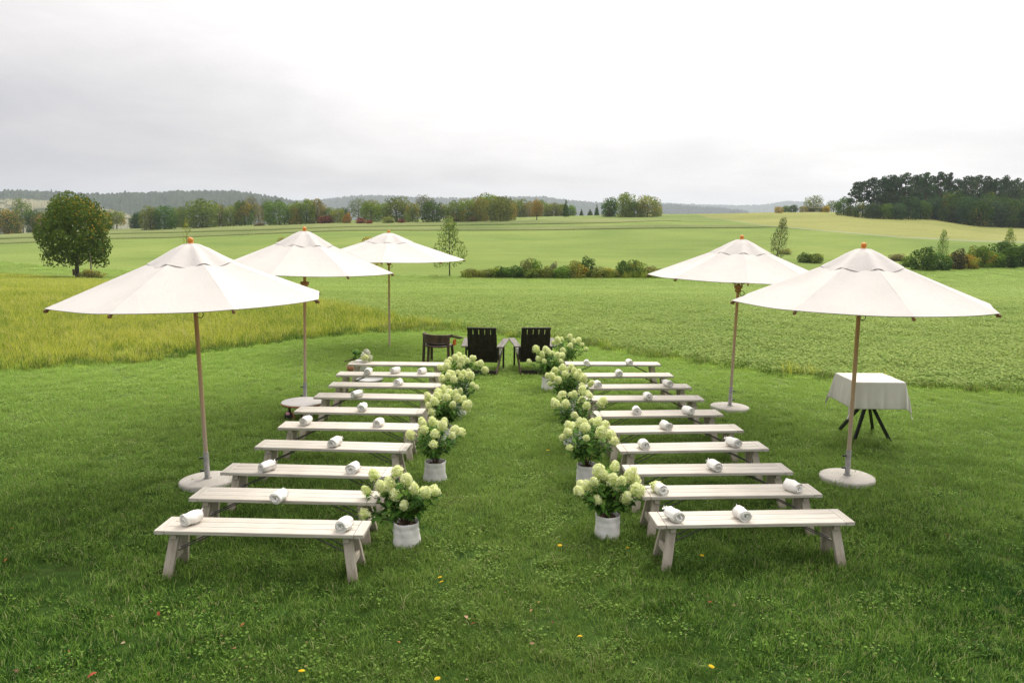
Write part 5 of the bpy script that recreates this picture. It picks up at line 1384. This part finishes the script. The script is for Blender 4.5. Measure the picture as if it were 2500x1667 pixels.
X = np.clip(S, -TS, TS) + sx * ex * 0.05 * (1 - fl); Y = np.clip(T, -TS, TS) + sy * ey * 0.05 * (1 - fl)
X = X + sx * rho * np.where(corner, 0.20 * fl * np.cos(phi * 0.6), 0) + sx * np.where(corner, 0.10 * rho * np.cos(phi) * (1 - fl), 0)
Y = Y + sy * rho * np.where(corner, 0.10 * fl, 0) + sy * np.where(corner, 0.10 * rho * np.sin(phi) * (1 - fl), 0)
Z = TZ + 0.004 - rho * np.where(corner, 0.97, 0.99)
h = np.clip(rho / 0.3, 0, 1)
wx = np.where(ex > ey, np.sin(T * 17 + 1) * 0.012 + np.sin(T * 41) * 0.005, 0) * h; wy = np.where(ey >= ex, np.sin(S * 15 + 2.2) * 0.014 + np.sin(S * 37 + 1) * 0.005, 0) * h
X = X + sx * np.abs(wx) * 1.2 * (rho > 0); Y = Y + sy * np.abs(wy) * 1.2 * (rho > 0)
Z = Z + np.where(rho == 0, 0.0015 * np.sin(S * 23) * np.sin(T * 19), 0) - np.exp(-((S - 0.02) / 0.006) ** 2) * 0.0012 - np.exp(-((T - 0.0) / 0.006) ** 2) * 0.0012
tcm = link('tablecloth', np_mesh('tablecloth', np.stack([X, Y, Z], -1).reshape(-1, 3), grid_faces(n, n), M['linen'], smooth=True), None, (TX, TY, 0))
sol = tcm.modifiers.new('thickness', 'SOLIDIFY'); sol.thickness = 0.003; sol.offset = 1
tag(tcm, 'beige linen cloth with hanging corner points draped over the square table', 'tablecloth')


# ------------------------------------------------------------------ fallen leaves and dandelions
def litter_mesh(seed):
    rng = np.random.default_rng(seed); n = 7; vs = []; ti = []
    for i in range(n):
        f = i / (n - 1); wv = 0.42 * math.sin(math.pi * (0.04 + 0.93 * f) ** 0.8)
        for j in (-1, 0, 1):
            vs.append((f - 0.5, j * wv * 0.55 + 0.05 * math.sin(5 * f + seed), 0.22 * abs(j) * wv + 0.14 * math.sin(3 * f + seed) + 0.03 * rng.random())); ti.append(0.25 * rng.random() + (0.3 if j == 0 else 0))
    F = [(i * 3 + j, i * 3 + 3 + j, i * 3 + 4 + j, i * 3 + 1 + j) for i in range(n - 1) for j in (0, 1)]
    return np_mesh('fallen_leaf', np.array(vs), np.array(F), M['litter'], ti, smooth=True)


LIT = [litter_mesh(i) for i in range(4)]
RED, BRN, TAN, ORA = (0.34, 0.06, 0.025), (0.14, 0.07, 0.035), (0.42, 0.26, 0.16), (0.42, 0.17, 0.04)
bl, bm = lambda x, y: (x / 3.76, 1250 + y / 3.76), lambda x, y: (900 + x / 3.76, 1250 + y / 3.76)
dp = lambda x, y: (x * DISP, y * DISP)
LEAVES = [(bl(850, 1497), .085, RED, 'bright red leaf on the lawn near the bottom left corner'), (bl(1457, 928), .06, (0.3, 0.04, 0.015), 'dark red leaf on the lawn in front of the front left bench'), (bl(52, 437), .05, ORA, 'orange leaf on the lawn at the far left edge'), (bl(108, 145), .045, ORA, 'small orange leaf on the lawn left of the front left bench'),
          (bl(885, 812), .05, BRN, 'dark brown curled leaf on the lawn left below the front left bench'), (bl(1390, 820), .035, TAN, 'small tan leaf just below the left leg of the front left bench'), (bl(2215, 830), .05, ORA, 'orange brown leaf below the middle of the front left bench'), (bl(1030, 950), .03, TAN, 'tiny pale leaf left of the dark red leaf'),
          (bl(1130, 1200), .05, (0.55, 0.45, 0.25), 'straw coloured narrow leaf at lower left of the lawn'), (bl(632, 1278), .035, ORA, 'small orange leaf above the bright red leaf'), (bl(365, 1420), .045, (0.3, 0.06, 0.03), 'dull red leaf left of the bright red leaf'), (bl(2150, 1240), .055, (0.55, 0.25, 0.13), 'salmon leaf on the lawn below the left bench block'),
          (bl(2230, 1030), .05, ORA, 'flat orange leaf above the salmon leaf'), (bl(130, 1460), .10, (0.10, 0.05, 0.025), 'brown crumpled leaf clump at the bottom left corner'), (bl(1235, 1535), .04, BRN, 'brown leaf at the bottom edge right of the bright red leaf'),
          (bm(1515, 295), .045, TAN, 'pinkish leaf in the middle of the aisle front'), (bm(1550, 828), .05, ORA, 'bright orange leaf on the lawn in front of the aisle'), (bm(1490, 902), .035, (0.55, 0.25, 0.13), 'small salmon leaf below the bright orange leaf'), (bm(895, 957), .06, (0.6, 0.36, 0.24), 'large pale pink leaf on the lawn in front of the aisle'), (bm(957, 1014), .045, RED, 'small red leaf beside the large pale pink leaf'),
          (bm(1500, 1205), .055, TAN, 'tan leaf standing on edge at the bottom middle lawn'), (bm(275, 1190), .04, ORA, 'orange leaf at the lower middle left of the lawn'), (bm(1125, 1375), .04, TAN, 'dull tan leaf near the bottom centre'), (bm(902, 1530), .045, TAN, 'tan leaf at the very bottom centre beside a dandelion'), (bm(1690, 1008), .04, BRN, 'brown leaf right of the small salmon leaf'), (bm(1682, 395), .04, BRN, 'brown leaf below the nearest right hydrangea pot'),
          (dp(1630, 1381), .04, RED, 'red leaf on the lawn below the front right bench'), (dp(1686, 1388), .035, TAN, 'pale leaf right of the red leaf below the front right bench'), (dp(2175, 1228), .045, RED, 'red leaf on the lawn right of the front right bench'), (dp(1185, 962), .05, ORA, 'orange leaf far up the aisle beside the third left hydrangea'), (dp(1300, 1040), .04, ORA, 'orange leaf in the aisle before the second right hydrangea')]
rr = random.Random(12)
for i, ((u, v), s, colr, lab) in enumerate(LEAVES):
    p = plane(u, v, 0.05); o = link('fallen_leaf', LIT[i % 4], None, (p.x, p.y, 0.05), (rr.uniform(-.5, .5), rr.uniform(-.5, .5), rr.random() * 6.28), (s * 0.78, s * 0.78, s * 0.78))
    o.color = (*colr, 1); tag(o, lab, 'fallen leaf', 'fallen leaves on the lawn')
b = MB()
for k in range(3):
    n = 14 - 3 * k
    for i in range(n):
        a = 6.283 * i / n + k * .3; r_ = 1 - 0.28 * k; z = 0.1 + 0.12 * k
        b.add([(0.1 * math.cos(a), 0.1 * math.sin(a), 0), (r_ * math.cos(a - .14), r_ * math.sin(a - .14), z), (r_ * 1.06 * math.cos(a), r_ * 1.06 * math.sin(a), z), (r_ * math.cos(a + .14), r_ * math.sin(a + .14), z)], [(0, 1, 2, 3)])
b.ball((0, 0, 0.12), 0.4, 8, (1, 1, .5)); dm = b.mesh('blossom', M['dandelion'])
b = MB(); b.tube([(0, 0, 0), (0.004, 0, 0.05), (0, 0, 0.085)], 0.0022, 5); sm_ = b.mesh('stalk', surf('stalk', (0.12, 0.16, 0.05)))
for (u, v), lab in [(bm(655, 590), 'upper dandelion of a pair in front of the left hydrangea'), (bm(669, 632), 'lower dandelion of the pair in front of the left hydrangea'), (bm(1755, 298), 'dandelion left of the nearest right hydrangea pot'), (bm(1940, 1130), 'dandelion on the lawn right of the aisle front'), (bm(632, 1517), 'dandelion at the bottom edge left of centre'), (dp(693, 1538), 'dandelion at the bottom edge below the left block'),
                    (dp(1634, 1528), 'dandelion at the bottom edge right of centre'), ((1532, 1335), 'dandelion beside the left foot of the front right bench'), ((1714, 1354), 'dandelion under the front right bench'), ((1337.5, 1098), 'dandelion in the aisle beside the second right hydrangea'), ((407, 967), 'dandelion on the lawn left of the left block')]:
    p = plane(u, v, 0.09); root = empty('dandelion', (p.x, p.y, 0)); tag(root, lab, 'dandelion', 'dandelions in the lawn')
    link('stalk', sm_, root); link('blossom', dm, root, (0, 0, 0.085), (rr.uniform(-.4, .1), rr.uniform(-.3, .3), rr.random()), (0.02, 0.02, 0.02))

# ------------------------------------------------------------------ haze over the valley
hm, hn, hout = mat_new('haze_air')
pv = hn.new('ShaderNodeVolumePrincipled', {'Color': (0.84, 0.91, 1.0), 'Density': 0.0001, 'Anisotropy': 0.2})
hn.put(hout.inputs['Volume'], pv.outputs[0])
b = MB(); b.box((0, 4700, 105), (28000, 9900, 335)); hz = b.build('haze', hm); hz['kind'] = 'stuff'; hz['label'] = 'pale haze in the air over the fields and far hills'
